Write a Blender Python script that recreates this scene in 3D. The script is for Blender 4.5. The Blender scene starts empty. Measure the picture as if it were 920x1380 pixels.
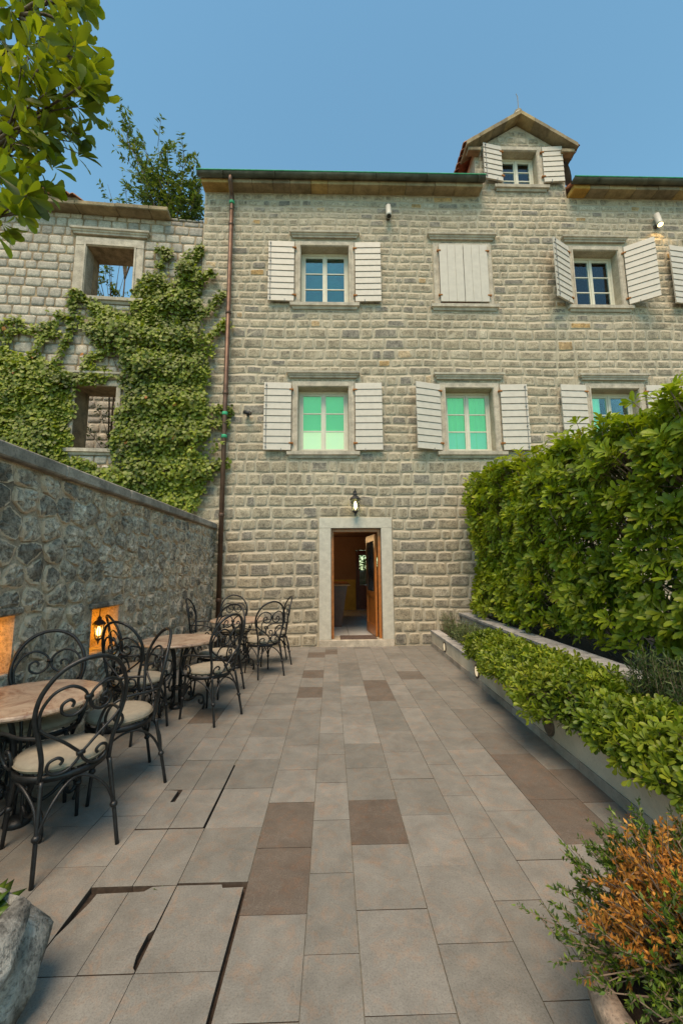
import bpy, bmesh, math, random
import numpy as np
from mathutils import Vector, Matrix

random.seed(7)
RNG = np.random.default_rng(7)
R = math.radians
scene = bpy.context.scene
COL = scene.collection

# ------------------------------------------------------------------ camera
EYE = 1.55            # eye height, metres
FY = 8.40             # the house front stands this far ahead
cam = bpy.data.cameras.new("camera")
cam.sensor_fit = 'HORIZONTAL'
cam.sensor_width = 36.0
cam.lens = 36.0 * 550 / 920
cam.clip_start = 0.05
cam.clip_end = 3000
cam_o = bpy.data.objects.new("camera", cam)
COL.objects.link(cam_o)
PITCH, YAW, ROLL = R(7.8), R(1.5), R(0.4)
fw = Vector((math.sin(YAW) * math.cos(PITCH), math.cos(YAW) * math.cos(PITCH), math.sin(PITCH)))
r0 = Vector((math.cos(YAW), -math.sin(YAW), 0))
u0 = r0.cross(fw)
rt = r0 * math.cos(ROLL) - u0 * math.sin(ROLL)
up = rt.cross(fw)
cam_o.matrix_world = Matrix(((rt.x, up.x, -fw.x, 0), (rt.y, up.y, -fw.y, 0), (rt.z, up.z, -fw.z, EYE), (0, 0, 0, 1)))
scene.camera = cam_o
NFW, NRT, NUP = np.array(fw), np.array(rt), np.array(up)


def apparent(p, size=1.0):
    """how large something shows in the photograph (used only to pick the 300 largest pieces)"""
    d = np.asarray(p, float) - np.array((0, 0, EYE))
    z = d @ NFW
    x = 550 * (d @ NRT) / np.maximum(z, .05)
    y = 550 * (d @ NUP) / np.maximum(z, .05)
    ok = (z > .2) & (np.abs(x) < 465) & (np.abs(y) < 695)
    return np.where(ok, size / np.maximum(z, .05), 0)


# ------------------------------------------------------------------ world, sun, exposure
world = bpy.data.worlds.new("World")
scene.world = world
world.use_nodes = True
wn = world.node_tree
wn.nodes.clear()
sky = wn.nodes.new("ShaderNodeTexSky")
sky.sky_type = 'NISHITA'
sky.sun_disc = False
SUN_EL, SUN_AZ = R(62), R(193)          # behind the camera, a little to the left
sky.sun_elevation = SUN_EL
sky.sun_rotation = SUN_AZ
sky.altitude = 0
sky.air_density = 1.25
sky.dust_density = 0.25
sky.ozone_density = 1.2
bg = wn.nodes.new("ShaderNodeBackground")
bg.inputs[1].default_value = 0.13
wo = wn.nodes.new("ShaderNodeOutputWorld")
tint = wn.nodes.new("ShaderNodeMixRGB")       # white balance of the whole sky
tint.blend_type = 'MULTIPLY'
tint.inputs[0].default_value = 1
tint.inputs[2].default_value = (.82, 1.09, .97, 1)
wn.links.new(sky.outputs[0], tint.inputs[1])
wn.links.new(tint.outputs[0], bg.inputs[0])
wn.links.new(bg.outputs[0], wo.inputs[0])
sun = bpy.data.lights.new("sun", 'SUN')
sun.energy = 2.9
sun.angle = R(34)
sun.color = (1.0, .76, .53)
sun_o = bpy.data.objects.new("sun", sun)
COL.objects.link(sun_o)
sd = Vector((math.sin(SUN_AZ) * math.cos(SUN_EL), math.cos(SUN_AZ) * math.cos(SUN_EL), math.sin(SUN_EL)))
sun_o.rotation_euler = sd.to_track_quat('Z', 'Y').to_euler()
sun_o.location = (6, -8, 20)
vs = scene.view_settings
vs.view_transform = 'Standard'
vs.look = 'None'
vs.gamma = 1
vs.use_curve_mapping = False
vs.exposure = 0.65


# ------------------------------------------------------------------ material helpers
def new_mat(name):
    m = bpy.data.materials.new(name)
    m.use_nodes = True
    nt = m.node_tree
    nt.nodes.clear()
    out = nt.nodes.new("ShaderNodeOutputMaterial")
    return m, nt, out


def nd(nt, typ, **kw):
    n = nt.nodes.new(typ)
    for k, v in kw.items():
        if k.startswith("i_"):
            key = k[2:]
            n.inputs[int(key) if key.isdigit() else key.replace("_", " ")].default_value = v
        else:
            setattr(n, k, v)
    return n


def ramp(nt, src, stops, interp='LINEAR'):
    r = nt.nodes.new("ShaderNodeValToRGB")
    r.color_ramp.interpolation = interp
    els = r.color_ramp.elements
    while len(els) < len(stops):
        els.new(0.5)
    for e, (p, c) in zip(els, stops):
        e.position = p
        e.color = (c[0], c[1], c[2], 1) if hasattr(c, '__len__') else (c, c, c, 1)
    nt.links.new(src, r.inputs[0])
    return r.outputs[0]


def mixc(nt, a, b, fac, mode='MIX'):
    n = nt.nodes.new("ShaderNodeMixRGB")
    n.blend_type = mode
    for s, v in ((n.inputs[1], a), (n.inputs[2], b), (n.inputs[0], fac)):
        if hasattr(v, 'is_linked') or hasattr(v, 'links'):
            nt.links.new(v, s)
        elif hasattr(v, '__len__'):
            s.default_value = (v[0], v[1], v[2], 1)
        else:
            s.default_value = v
    return n.outputs[0]


def wpos(nt, obj=False, sc=(1, 1, 1)):
    if obj:
        s = nt.nodes.new("ShaderNodeTexCoord").outputs['Object']
    else:
        s = nt.nodes.new("ShaderNodeNewGeometry").outputs['Position']
    if sc != (1, 1, 1):
        mp = nt.nodes.new("ShaderNodeMapping")
        mp.inputs['Scale'].default_value = sc
        nt.links.new(s, mp.inputs[0])
        s = mp.outputs[0]
    return s


def noise(nt, vec, scale, detail=4, rough=.6, dist=0.0):
    n = nd(nt, "ShaderNodeTexNoise")
    n.inputs['Scale'].default_value = scale
    n.inputs['Detail'].default_value = detail
    n.inputs['Roughness'].default_value = rough
    n.inputs['Distortion'].default_value = dist
    nt.links.new(vec, n.inputs['Vector'])
    return n.outputs[0]


def rnd_attr(nt):
    a = nt.nodes.new("ShaderNodeAttribute")
    a.attribute_name = "rnd"
    return a.outputs['Fac']


def bump(nt, h, strength, dist=.01, prev=None):
    b = nt.nodes.new("ShaderNodeBump")
    b.inputs['Strength'].default_value = strength
    b.inputs['Distance'].default_value = dist
    nt.links.new(h, b.inputs['Height'])
    if prev is not None:
        nt.links.new(prev, b.inputs['Normal'])
    return b.outputs[0]


def principled(nt, out, color, rough=.8, normal=None, metal=0, spec=.5):
    p = nt.nodes.new("ShaderNodeBsdfPrincipled")
    if hasattr(color, 'links'):
        nt.links.new(color, p.inputs['Base Color'])
    else:
        p.inputs['Base Color'].default_value = (*color, 1)
    if hasattr(rough, 'links'):
        nt.links.new(rough, p.inputs['Roughness'])
    else:
        p.inputs['Roughness'].default_value = rough
    p.inputs['Metallic'].default_value = metal
    p.inputs['Specular IOR Level'].default_value = spec
    if normal is not None:
        nt.links.new(normal, p.inputs['Normal'])
    nt.links.new(p.outputs[0], out.inputs[0])
    return p


def stone_mat(name, stops, scale=9, fine=60, var=(.62, 1.2), pit=.35, bs=.5, rough=.92, stain=None, stain_scale=1.2, stain_amt=(.5, .7), interp='LINEAR', spec=.25, smear=None, mid=0, smear_at=.9, wash_amt=.0):
    m, nt, out = new_mat(name)
    P = wpos(nt)
    c = ramp(nt, rnd_attr(nt), stops, interp)
    n1 = noise(nt, P, scale, 6, .65)
    c = mixc(nt, c, ramp(nt, n1, [(.36, var[0]), (.64, var[1])]), 1.0, 'MULTIPLY')
    n2 = noise(nt, P, fine, 3, .7)
    if pit > 0:
        c = mixc(nt, c, ramp(nt, n2, [(.36, 1 - pit), (.50, 1.0)]), 1.0, 'MULTIPLY')
    if stain:
        n3 = noise(nt, P, stain_scale, 5, .6, .6)
        c = mixc(nt, c, stain, ramp(nt, n3, [(stain_amt[0], 0.0), (stain_amt[1], .8)]))
    if mid:
        nm = noise(nt, P, 26, 5, .75)
        c = mixc(nt, c, ramp(nt, nm, [(.38, 1 - mid), (.5, 1.0), (.62, 1 + mid * .45)]), 1.0, 'MULTIPLY')
    if smear:
        ea = nt.nodes.new("ShaderNodeAttribute")
        ea.attribute_name = "edge"
        ad = nd(nt, "ShaderNodeMath", operation='ADD')
        nt.links.new(ea.outputs['Fac'], ad.inputs[0])
        nt.links.new(noise(nt, P, 16, 4, .7), ad.inputs[1])
        wash = nd(nt, "ShaderNodeMapRange", i_1=.35, i_2=.65, i_3=-wash_amt * .6, i_4=wash_amt)      # patches where the pointing was spread over the stones
        nt.links.new(noise(nt, P, .8, 3, .6), wash.inputs[0])
        ad2 = nd(nt, "ShaderNodeMath", operation='ADD')
        nt.links.new(ad.outputs[0], ad2.inputs[0])
        nt.links.new(wash.outputs[0], ad2.inputs[1])
        ad = ad2
        sm_ = mixc(nt, smear, ramp(nt, n2, [(.3, .8), (.55, 1.0)]), 1.0, 'MULTIPLY')
        c = mixc(nt, c, sm_, ramp(nt, ad.outputs[0], [(smear_at, 0.0), (smear_at + .38, 1.0)]))
    b = bump(nt, n1, bs * .6, .03)
    b = bump(nt, n2, bs, .006, b)
    principled(nt, out, c, rough, b, spec=spec)
    return m


def plain_mat(name, col, rough=.7, metal=0, var=.12, scale=14, bs=.1, spec=.4, obj=False):
    m, nt, out = new_mat(name)
    P = wpos(nt, obj)
    n1 = noise(nt, P, scale, 5, .6)
    c = mixc(nt, col, ramp(nt, n1, [(.3, 1 - var), (.7, 1 + var)]), 1.0, 'MULTIPLY')
    b = bump(nt, noise(nt, P, scale * 5, 3, .6), bs, .004) if bs else None
    principled(nt, out, c, rough, b, metal, spec)
    return m


def leaf_mat(name, stops, rough=.38, trans=.3, spec=.5):
    m, nt, out = new_mat(name)
    c = ramp(nt, rnd_attr(nt), stops)
    n1 = noise(nt, wpos(nt), 3.0, 3, .5)
    c = mixc(nt, c, ramp(nt, n1, [(.3, .7), (.7, 1.25)]), 1.0, 'MULTIPLY')
    p = principled(nt, out, c, rough, spec=spec)
    t = nt.nodes.new("ShaderNodeBsdfTranslucent")
    ct = mixc(nt, c, (1.25, 1.3, .6), 1.0, 'MULTIPLY')
    nt.links.new(ct, t.inputs[0])
    mx = nt.nodes.new("ShaderNodeMixShader")
    mx.inputs[0].default_value = trans
    nt.links.new(p.outputs[0], mx.inputs[1])
    nt.links.new(t.outputs[0], mx.inputs[2])
    nt.links.new(mx.outputs[0], out.inputs[0])
    return m


def emit_mat(name, col, strength):
    m, nt, out = new_mat(name)
    e = nd(nt, "ShaderNodeEmission")
    e.inputs[0].default_value = (*col, 1)
    e.inputs[1].default_value = strength
    nt.links.new(e.outputs[0], out.inputs[0])
    return m


def glass_mat(name, tint, refl=.12, rough=.02):
    m, nt, out = new_mat(name)
    t = nd(nt, "ShaderNodeBsdfTransparent")
    t.inputs[0].default_value = (*tint, 1)
    g = nd(nt, "ShaderNodeBsdfGlossy")
    g.inputs['Roughness'].default_value = rough
    g.inputs['Color'].default_value = (.95, .97, 1, 1)
    f = nd(nt, "ShaderNodeFresnel")
    f.inputs[0].default_value = 1.5
    a = nd(nt, "ShaderNodeMath", operation='ADD')
    a.inputs[1].default_value = refl
    nt.links.new(f.outputs[0], a.inputs[0])
    b = noise(nt, wpos(nt), 2.5, 2, .5)
    g_n = bump(nt, b, .05, .02)
    nt.links.new(g_n, g.inputs['Normal'])
    mx = nd(nt, "ShaderNodeMixShader")
    nt.links.new(a.outputs[0], mx.inputs[0])
    nt.links.new(t.outputs[0], mx.inputs[1])
    nt.links.new(g.outputs[0], mx.inputs[2])
    nt.links.new(mx.outputs[0], out.inputs[0])
    return m


M = {}
M['facade'] = stone_mat('facade_limestone', [(0, (.23, .205, .165)), (.12, (.27, .24, .192)), (.3, (.31, .265, .19)), (.55, (.36, .303, .21)), (.8, (.43, .365, .26)), (.93, (.48, .42, .315)), (1, (.45, .28, .11))], scale=7, var=(.7, 1.25), pit=.4, bs=.9, smear=(.455, .395, .29), mid=.4, smear_at=.93, wash_amt=.42)
M['mortar'] = stone_mat('lime_mortar', [(0, (.435, .375, .272)), (1, (.435, .375, .272))], scale=3, fine=80, var=(.8, 1.15), pit=.25, bs=.6, mid=.15)
M['ruin'] = stone_mat('ruin_ashlar', [(0, (.30, .28, .25)), (.35, (.42, .38, .31)), (.7, (.50, .45, .36)), (1, (.54, .48, .385))], pit=.3, bs=.8, var=(.75, 1.12), mid=.2, smear=(.30, .225, .14), smear_at=1.08)
M['ruin_mortar'] = stone_mat('ruin_joint', [(0, (.30, .225, .14)), (1, (.30, .225, .14))], scale=5, var=(.6, 1.3))
M['rubble'] = stone_mat('rubble_limestone', [(0, (.28, .235, .185)), (.4, (.44, .37, .285)), (.75, (.55, .465, .36)), (.9, (.60, .45, .30)), (1, (.62, .54, .43))], scale=8, fine=38, var=(.62, 1.35), pit=.45, bs=1.2, stain=(.07, .062, .052), stain_scale=1.1, stain_amt=(.50, .68), smear=(.60, .46, .325), mid=.55, smear_at=.92, wash_amt=.3)
M['rubble_mortar'] = stone_mat('rubble_mortar', [(0, (.60, .46, .325)), (1, (.60, .46, .325))], scale=3, fine=60, var=(.65, 1.2), pit=.35, bs=1.0, stain=(.085, .075, .062), stain_scale=1.1, stain_amt=(.52, .70), mid=.25)
M['cap'] = stone_mat('weathered_coping', [(0, (.29, .25, .205)), (1, (.36, .315, .26))], scale=5, fine=50, var=(.6, 1.25), pit=.3, stain=(.26, .15, .06), stain_scale=.8, stain_amt=(.62, .8))
M['trim'] = stone_mat('dressed_stone', [(0, (.48, .415, .32)), (1, (.56, .49, .39))], scale=6, fine=50, var=(.72, 1.12), pit=.2, bs=.3, stain=(.25, .22, .18), stain_scale=3.5, stain_amt=(.58, .8))
M['door_stone'] = stone_mat('door_surround_stone', [(0, (.53, .495, .40)), (1, (.57, .53, .435))], scale=8, fine=90, var=(.88, 1.08), pit=.15, bs=.2)
M['cornice'] = stone_mat('eaves_stone', [(0, (.25, .20, .13)), (.6, (.36, .28, .16)), (.85, (.42, .30, .13)), (1, (.50, .28, .06))], scale=4, fine=40, var=(.65, 1.2), pit=.2)
M['slab'] = None
M['slab_side'] = plain_mat('soil_stained_slab_edge', (.07, .05, .035), .95, var=.4, scale=30)
M['slab_bed'] = plain_mat('joint_grit', (.15, .138, .105), .95, var=.4, scale=30)
M['ground'] = stone_mat('dry_soil', [(0, (.16, .14, .09)), (1, (.2, .17, .11))], scale=.6, fine=8, var=(.6, 1.3))
M['plinth'] = stone_mat('planter_plinth', [(0, (.32, .275, .22)), (1, (.42, .37, .30))], scale=5, fine=70, var=(.8, 1.15), pit=.15, bs=.2)
M['render'] = stone_mat('planter_render', [(0, (.60, .53, .40)), (1, (.62, .55, .42))], scale=2.5, fine=90, var=(.82, 1.08), pit=.12, bs=.2, stain=(.27, .26, .20), stain_scale=2.0, stain_amt=(.56, .8))
M['pcap'] = stone_mat('planter_coping', [(0, (.34, .33, .31)), (1, (.44, .42, .39))], scale=9, fine=60, var=(.6, 1.15), pit=.25, bs=.3)
M['shutter'] = plain_mat('white_painted_wood', (.52, .475, .40), .55, var=.07, scale=9, bs=.15)
M['sash'] = plain_mat('cream_painted_frame', (.62, .59, .47), .5, var=.06, scale=11)
M['wood'] = plain_mat('varnished_wood', (.42, .145, .03), .3, var=.3, scale=10, bs=.1, spec=.6)
M['darkwood'] = plain_mat('dark_red_wood', (.12, .03, .016), .35, var=.3, scale=8, spec=.5)
M['iron'] = plain_mat('wrought_iron', (.022, .023, .024), .42, metal=.35, var=.4, scale=30, bs=.25, spec=.5, obj=True)
M['cushion'] = plain_mat('beige_canvas', (.33, .285, .215), .95, var=.1, scale=25, bs=.35, spec=.1, obj=True)
M['piping'] = plain_mat('canvas_piping', (.27, .23, .17), .95, var=.1, scale=25, bs=.3, spec=.1, obj=True)
M['copper'] = plain_mat('aged_copper', (.13, .075, .05), .5, metal=.55, var=.35, scale=5, bs=.1)
M['gutter'] = plain_mat('weathered_gutter', (.10, .095, .065), .55, metal=.4, var=.5, scale=4, bs=.1)
M['patina'] = plain_mat('green_patina', (.04, .33, .16), .7, var=.35, scale=6)
M['rust'] = plain_mat('rusty_iron', (.30, .12, .03), .85, var=.4, scale=40)
M['tile'] = stone_mat('terracotta', [(0, (.24, .08, .045)), (.6, (.36, .14, .07)), (1, (.44, .24, .13))], scale=12, var=(.6, 1.2), pit=.2)
M['ruin_tile'] = stone_mat('old_terracotta', [(0, (.33, .15, .07)), (1, (.50, .29, .14))], scale=15, var=(.55, 1.2), pit=.3)
M['plaster'] = plain_mat('pale_plaster', (.62, .52, .43), .9, var=.1, scale=3)
M['glass_up'] = glass_mat('upper_window_glass', (.75, .9, .9), .03)
M['glass'] = glass_mat('window_glass', (.85, .95, .9), .0)
M['glass_clear'] = glass_mat('door_glass', (.92, .95, .93), .03)
M['teal'] = plain_mat('teal_reflection', (.09, .29, .235), .8, var=.12, scale=1.5, bs=0)  # sheet coloured like the sky reflected in the upper panes
M['room'] = plain_mat('dim_room_wall', (.07, .075, .08), .9, var=.1, scale=2, bs=0)
M['hall'] = plain_mat('hall_wall', (.30, .17, .10), .9, var=.15, scale=2, bs=.05)
M['hall_yellow'] = plain_mat('yellow_panel', (.55, .38, .08), .8, var=.15, scale=3, bs=.05)
M['hall_floor'] = plain_mat('pale_floor_tile', (.50, .49, .45), .35, var=.08, scale=5, bs=.03)
M['black'] = plain_mat('black_paint', (.02, .02, .02), .5, var=.2)
M['brown_pl'] = plain_mat('brown_fitting', (.10, .075, .05), .5, var=.2)
M['white_pl'] = plain_mat('off_white_casing', (.55, .52, .45), .5, var=.06)
M['dish'] = plain_mat('grey_dish', (.20, .20, .19), .5, var=.1)
M['mat'] = plain_mat('door_mat', (.09, .06, .045), .95, var=.4, scale=30, bs=.4)
M['bark'] = stone_mat('bark', [(0, (.12, .09, .06)), (1, (.17, .13, .09))], scale=14, fine=60, var=(.6, 1.3), bs=.8)
M['twig'] = plain_mat('pale_twig', (.17, .12, .08), .85, var=.3, scale=20)
M['soil'] = plain_mat('potting_soil', (.045, .03, .02), .95, var=.5, scale=40, bs=.6)
M['marble'] = None
M['lamp_glass'] = emit_mat('lit_bulb', (1.0, .9, .55), 5.0)
M['lamp_pane'] = glass_mat('lantern_glass', (.80, .78, .55), .06, .15)
M['lamp_warm'] = emit_mat('lit_warm_bulb', (1.0, .72, .30), 6.0)
M['lamp_dim'] = emit_mat('lit_step_light', (1.0, .80, .50), .5)


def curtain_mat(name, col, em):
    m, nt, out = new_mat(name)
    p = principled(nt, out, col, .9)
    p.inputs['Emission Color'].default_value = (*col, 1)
    p.inputs['Emission Strength'].default_value = em  # self-glow in place of light from inside the room
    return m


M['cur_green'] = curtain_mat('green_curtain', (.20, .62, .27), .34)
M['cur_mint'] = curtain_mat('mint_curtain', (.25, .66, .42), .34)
M['glow_cream'] = curtain_mat('pale_glow_sheet', (.76, .80, .50), .5)  # glowing pale sheet, paints the light gradient of the lower panes
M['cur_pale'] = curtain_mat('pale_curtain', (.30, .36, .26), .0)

# marble table top: veined pink beige
m, nt, out = new_mat('pink_marble')
P = wpos(nt, True)
n1 = noise(nt, P, 4.0, 8, .7, 1.6)
c = ramp(nt, n1, [(.34, (.17, .10, .07)), (.44, (.31, .215, .15)), (.52, (.40, .30, .215)), (.64, (.47, .37, .27))])
n2 = noise(nt, P, 2.2, 6, .6, 2.5)
c = mixc(nt, c, (.20, .075, .04), ramp(nt, n2, [(.485, 0.0), (.50, .75), (.515, 0.0)]))
principled(nt, out, c, .38, bump(nt, noise(nt, P, 40, 4, .6), .1, .003), spec=.5)
M['marble'] = m

# paving: honed limestone with pink clouds, dark grain and pale scratches
m, nt, out = new_mat('paving_limestone')
P = wpos(nt)
c = ramp(nt, rnd_attr(nt), [(0, (.118, .094, .074)), (.12, (.138, .115, .093)), (.16, (.165, .158, .138)), (.5, (.205, .194, .170)), (1, (.24, .227, .20))])
c = mixc(nt, c, ramp(nt, noise(nt, P, 5, 6, .7, .5), [(.3, .78), (.7, 1.16)]), 1.0, 'MULTIPLY')
c = mixc(nt, c, (1.3, .98, .80), ramp(nt, noise(nt, P, 11, 6, .75, .8), [(.50, 0.0), (.72, .9)]), 'MULTIPLY')
c = mixc(nt, c, ramp(nt, noise(nt, P, 140, 3, .7), [(.3, .70), (.5, 1.0), (.75, 1.12)]), 1.0, 'MULTIPLY')
vn = noise(nt, P, 3.2, 7, .7, 2.2)
c = mixc(nt, c, (.42, .40, .36), ramp(nt, vn, [(.497, 0.0), (.50, .28), (.503, 0.0)]))
nd_ = noise(nt, P, 1.7, 5, .65, .3)
c = mixc(nt, c, (.10, .098, .085), ramp(nt, nd_, [(.58, 0.0), (.78, .45)]))
b = bump(nt, noise(nt, P, 90, 4, .7), .22, .004)
b = bump(nt, noise(nt, P, 6, 5, .6), .18, .01, b)
principled(nt, out, c, .72, b, spec=.3)
M['slab'] = m
M['hedge'] = leaf_mat('pittosporum_leaf', [(0, (.036, .058, .006)), (.3, (.13, .18, .010)), (.65, (.25, .315, .015)), (.92, (.34, .38, .026)), (1, (.36, .31, .03))], .45, .4, .35)
M['hedge_low'] = leaf_mat('low_hedge_leaf', [(0, (.035, .055, .006)), (.4, (.095, .145, .010)), (.8, (.18, .24, .014)), (1, (.27, .30, .025))], .45, .3, .35)
M['ivy'] = leaf_mat('creeper_leaf', [(0, (.05, .07, .007)), (.4, (.15, .19, .012)), (.8, (.24, .28, .018)), (.965, (.31, .34, .03)), (.985, (.45, .20, .03)), (1, (.50, .16, .02))], .5, .32)
M['overhang'] = leaf_mat('overhang_leaf', [(0, (.06, .085, .006)), (.4, (.15, .19, .010)), (.8, (.25, .28, .015)), (1, (.36, .34, .02))], .4, .5, .35)
M['sapling'] = leaf_mat('sapling_leaf', [(0, (.04, .075, .015)), (.6, (.10, .15, .025)), (1, (.18, .21, .05))], .5, .4)
M['lavender'] = leaf_mat('lavender_leaf', [(0, (.06, .09, .03)), (.7, (.13, .17, .05)), (1, (.2, .21, .1))], .7, .2)
M['dark_needle'] = leaf_mat('dark_needle', [(0, (.022, .045, .010)), (.7, (.06, .10, .02)), (1, (.12, .15, .04))], .6, .2)
M['bush'] = leaf_mat('bush_leaf', [(0, (.028, .055, .006)), (.55, (.075, .135, .010)), (1, (.18, .24, .018))], .5, .3)
M['bush_dry'] = leaf_mat('dried_bush_leaf', [(0, (.22, .085, .012)), (.5, (.46, .18, .02)), (1, (.62, .30, .05))], .7, .25)
M['succulent'] = leaf_mat('succulent_leaf', [(0, (.03, .06, .008)), (.6, (.09, .15, .012)), (1, (.17, .22, .02))], .4, .15)


# ------------------------------------------------------------------ mesh helpers
class MB:
    def __init__(s):
        s.v, s.f, s.r, s.e = [], [], [], []

    def add(s, verts, faces, r=.5, e=None):
        o = len(s.v)
        s.v.extend([tuple(p) for p in verts])
        s.f.extend([tuple(i + o for i in f) for f in faces])
        s.r.extend([r] * len(verts))
        s.e.extend(e if e is not None else [0.0] * len(verts))
        return s

    def box(s, x0, x1, y0, y1, z0, z1, r=.5, bev=0.0):
        if bev <= 0:
            v = [(x, y, z) for x in (x0, x1) for y in (y0, y1) for z in (z0, z1)]
            f = [(0, 1, 3, 2), (4, 6, 7, 5), (0, 4, 5, 1), (2, 3, 7, 6), (0, 2, 6, 4), (1, 5, 7, 3)]
            return s.add(v, f, r)
        bm = bmesh.new()
        bmesh.ops.create_cube(bm, size=1)
        for w in bm.verts:
            w.co.x = (x0 + x1) / 2 + w.co.x * (x1 - x0)
            w.co.y = (y0 + y1) / 2 + w.co.y * (y1 - y0)
            w.co.z = (z0 + z1) / 2 + w.co.z * (z1 - z0)
        bmesh.ops.bevel(bm, geom=bm.edges[:], offset=bev, segments=1, affect='EDGES')
        bm.verts.index_update()
        s.add([w.co[:] for w in bm.verts], [[w.index for w in f.verts] for f in bm.faces], r)
        bm.free()
        return s

    def prism(s, poly, axis, a, b, r=.5):
        """extrude a 2D outline along an axis; axis 'x': outline is (y,z), 'y': (x,z), 'z': (x,y)"""
        def P(p, t):
            return {'x': (t, p[0], p[1]), 'y': (p[0], t, p[1]), 'z': (p[0], p[1], t)}[axis]
        n = len(poly)
        v = [P(p, a) for p in poly] + [P(p, b) for p in poly]
        f = [tuple(range(n))[::-1], tuple(range(n, 2 * n))] + [(i, (i + 1) % n, n + (i + 1) % n, n + i) for i in range(n)]
        return s.add(v, f, r)

    def tube(s, pts, rad, n=8, closed=False, r=.5, flat=1.0):
        pts = [Vector(p) for p in pts]
        k = len(pts)
        rads = rad if hasattr(rad, '__len__') else [rad] * k
        tang = []
        for i in range(k):
            if closed:
                t = pts[(i + 1) % k] - pts[i - 1]
            else:
                t = pts[min(i + 1, k - 1)] - pts[max(i - 1, 0)]
            tang.append(t.normalized() if t.length > 1e-9 else Vector((0, 0, 1)))
        a = Vector((0, 0, 1)) if abs(tang[0].z) < .9 else Vector((1, 0, 0))
        nrm = (a - tang[0] * a.dot(tang[0])).normalized()
        v = []
        for i in range(k):
            t = tang[i]
            nrm = nrm - t * nrm.dot(t)
            nrm = nrm.normalized() if nrm.length > 1e-6 else t.orthogonal().normalized()
            b = t.cross(nrm)
            for j in range(n):
                an = 2 * math.pi * j / n
                v.append(pts[i] + nrm * (math.cos(an) * rads[i]) + b * (math.sin(an) * rads[i] * flat))
        f = []
        for i in range(k if closed else k - 1):
            i2 = (i + 1) % k
            for j in range(n):
                j2 = (j + 1) % n
                f.append((i * n + j, i * n + j2, i2 * n + j2, i2 * n + j))
        if not closed:
            f.append(tuple(range(n))[::-1])
            f.append(tuple((k - 1) * n + j for j in range(n)))
        return s.add(v, f, r)

    def lathe(s, prof, n=16, c=(0, 0, 0), r=.5):
        v, f = [], []
        k = len(prof)
        for (ra, z) in prof:
            for j in range(n):
                an = 2 * math.pi * j / n
                v.append((c[0] + ra * math.cos(an), c[1] + ra * math.sin(an), c[2] + z))
        for i in range(k - 1):
            for j in range(n):
                j2 = (j + 1) % n
                f.append((i * n + j, i * n + j2, (i + 1) * n + j2, (i + 1) * n + j))
        f.append(tuple(range(n))[::-1])
        f.append(tuple((k - 1) * n + j for j in range(n)))
        return s.add(v, f, r)

    def mesh(s, name, mat, smooth=False):
        me = bpy.data.meshes.new(name)
        me.from_pydata(s.v, [], s.f)
        a = me.attributes.new("rnd", 'FLOAT', 'POINT')
        a.data.foreach_set("value", np.array(s.r, np.float32))
        if any(s.e):
            a = me.attributes.new("edge", 'FLOAT', 'POINT')
            a.data.foreach_set("value", np.array(s.e, np.float32))
        if smooth:
            me.polygons.foreach_set("use_smooth", [True] * len(me.polygons))
        me.materials.append(mat)
        return me

    def build(s, name, mat, parent=None, smooth=False, local=False):
        return link(bpy.data.objects.new(name, s.mesh(name, mat, smooth)), parent, local)


def link(o, parent=None, local=False):
    COL.objects.link(o)
    if parent is not None:
        o.parent = parent
        if not local and parent.parent is None and parent.data is None:
            o.matrix_parent_inverse = Matrix.Translation(-Vector(parent.location))
    return o


def tag(o, label=None, cat=None, group=None, kind=None):
    for k, v in (('label', label), ('category', cat), ('group', group), ('kind', kind)):
        if v:
            o[k] = v
    return o


def thing(name, label, cat, loc=(0, 0, 0), rotz=0, group=None):
    o = bpy.data.objects.new(name, None)
    o.empty_display_size = .2
    COL.objects.link(o)
    o.location = loc
    o.rotation_euler = (0, 0, rotz)
    return tag(o, label, cat, group)


def copy_tree(o, parent=None):
    c = o.copy()
    COL.objects.link(c)
    c.parent = parent
    for ch in o.children:
        copy_tree(ch, c)
    return c


def spline(pts, k=6, closed=False):
    P = [Vector(p) for p in pts]
    n = len(P)
    out = []
    rng = range(n) if closed else range(n - 1)
    for i in rng:
        if closed:
            a, b, c, d = P[i - 1], P[i], P[(i + 1) % n], P[(i + 2) % n]
        else:
            a, b, c, d = P[max(i - 1, 0)], P[i], P[i + 1], P[min(i + 2, n - 1)]
        for j in range(k):
            t = j / k
            out.append(.5 * ((2 * b) + (c - a) * t + (2 * a - 5 * b + 4 * c - d) * t * t + (3 * b - a - 3 * c + d) * t ** 3))
    if not closed:
        out.append(P[-1])
    return out


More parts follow.
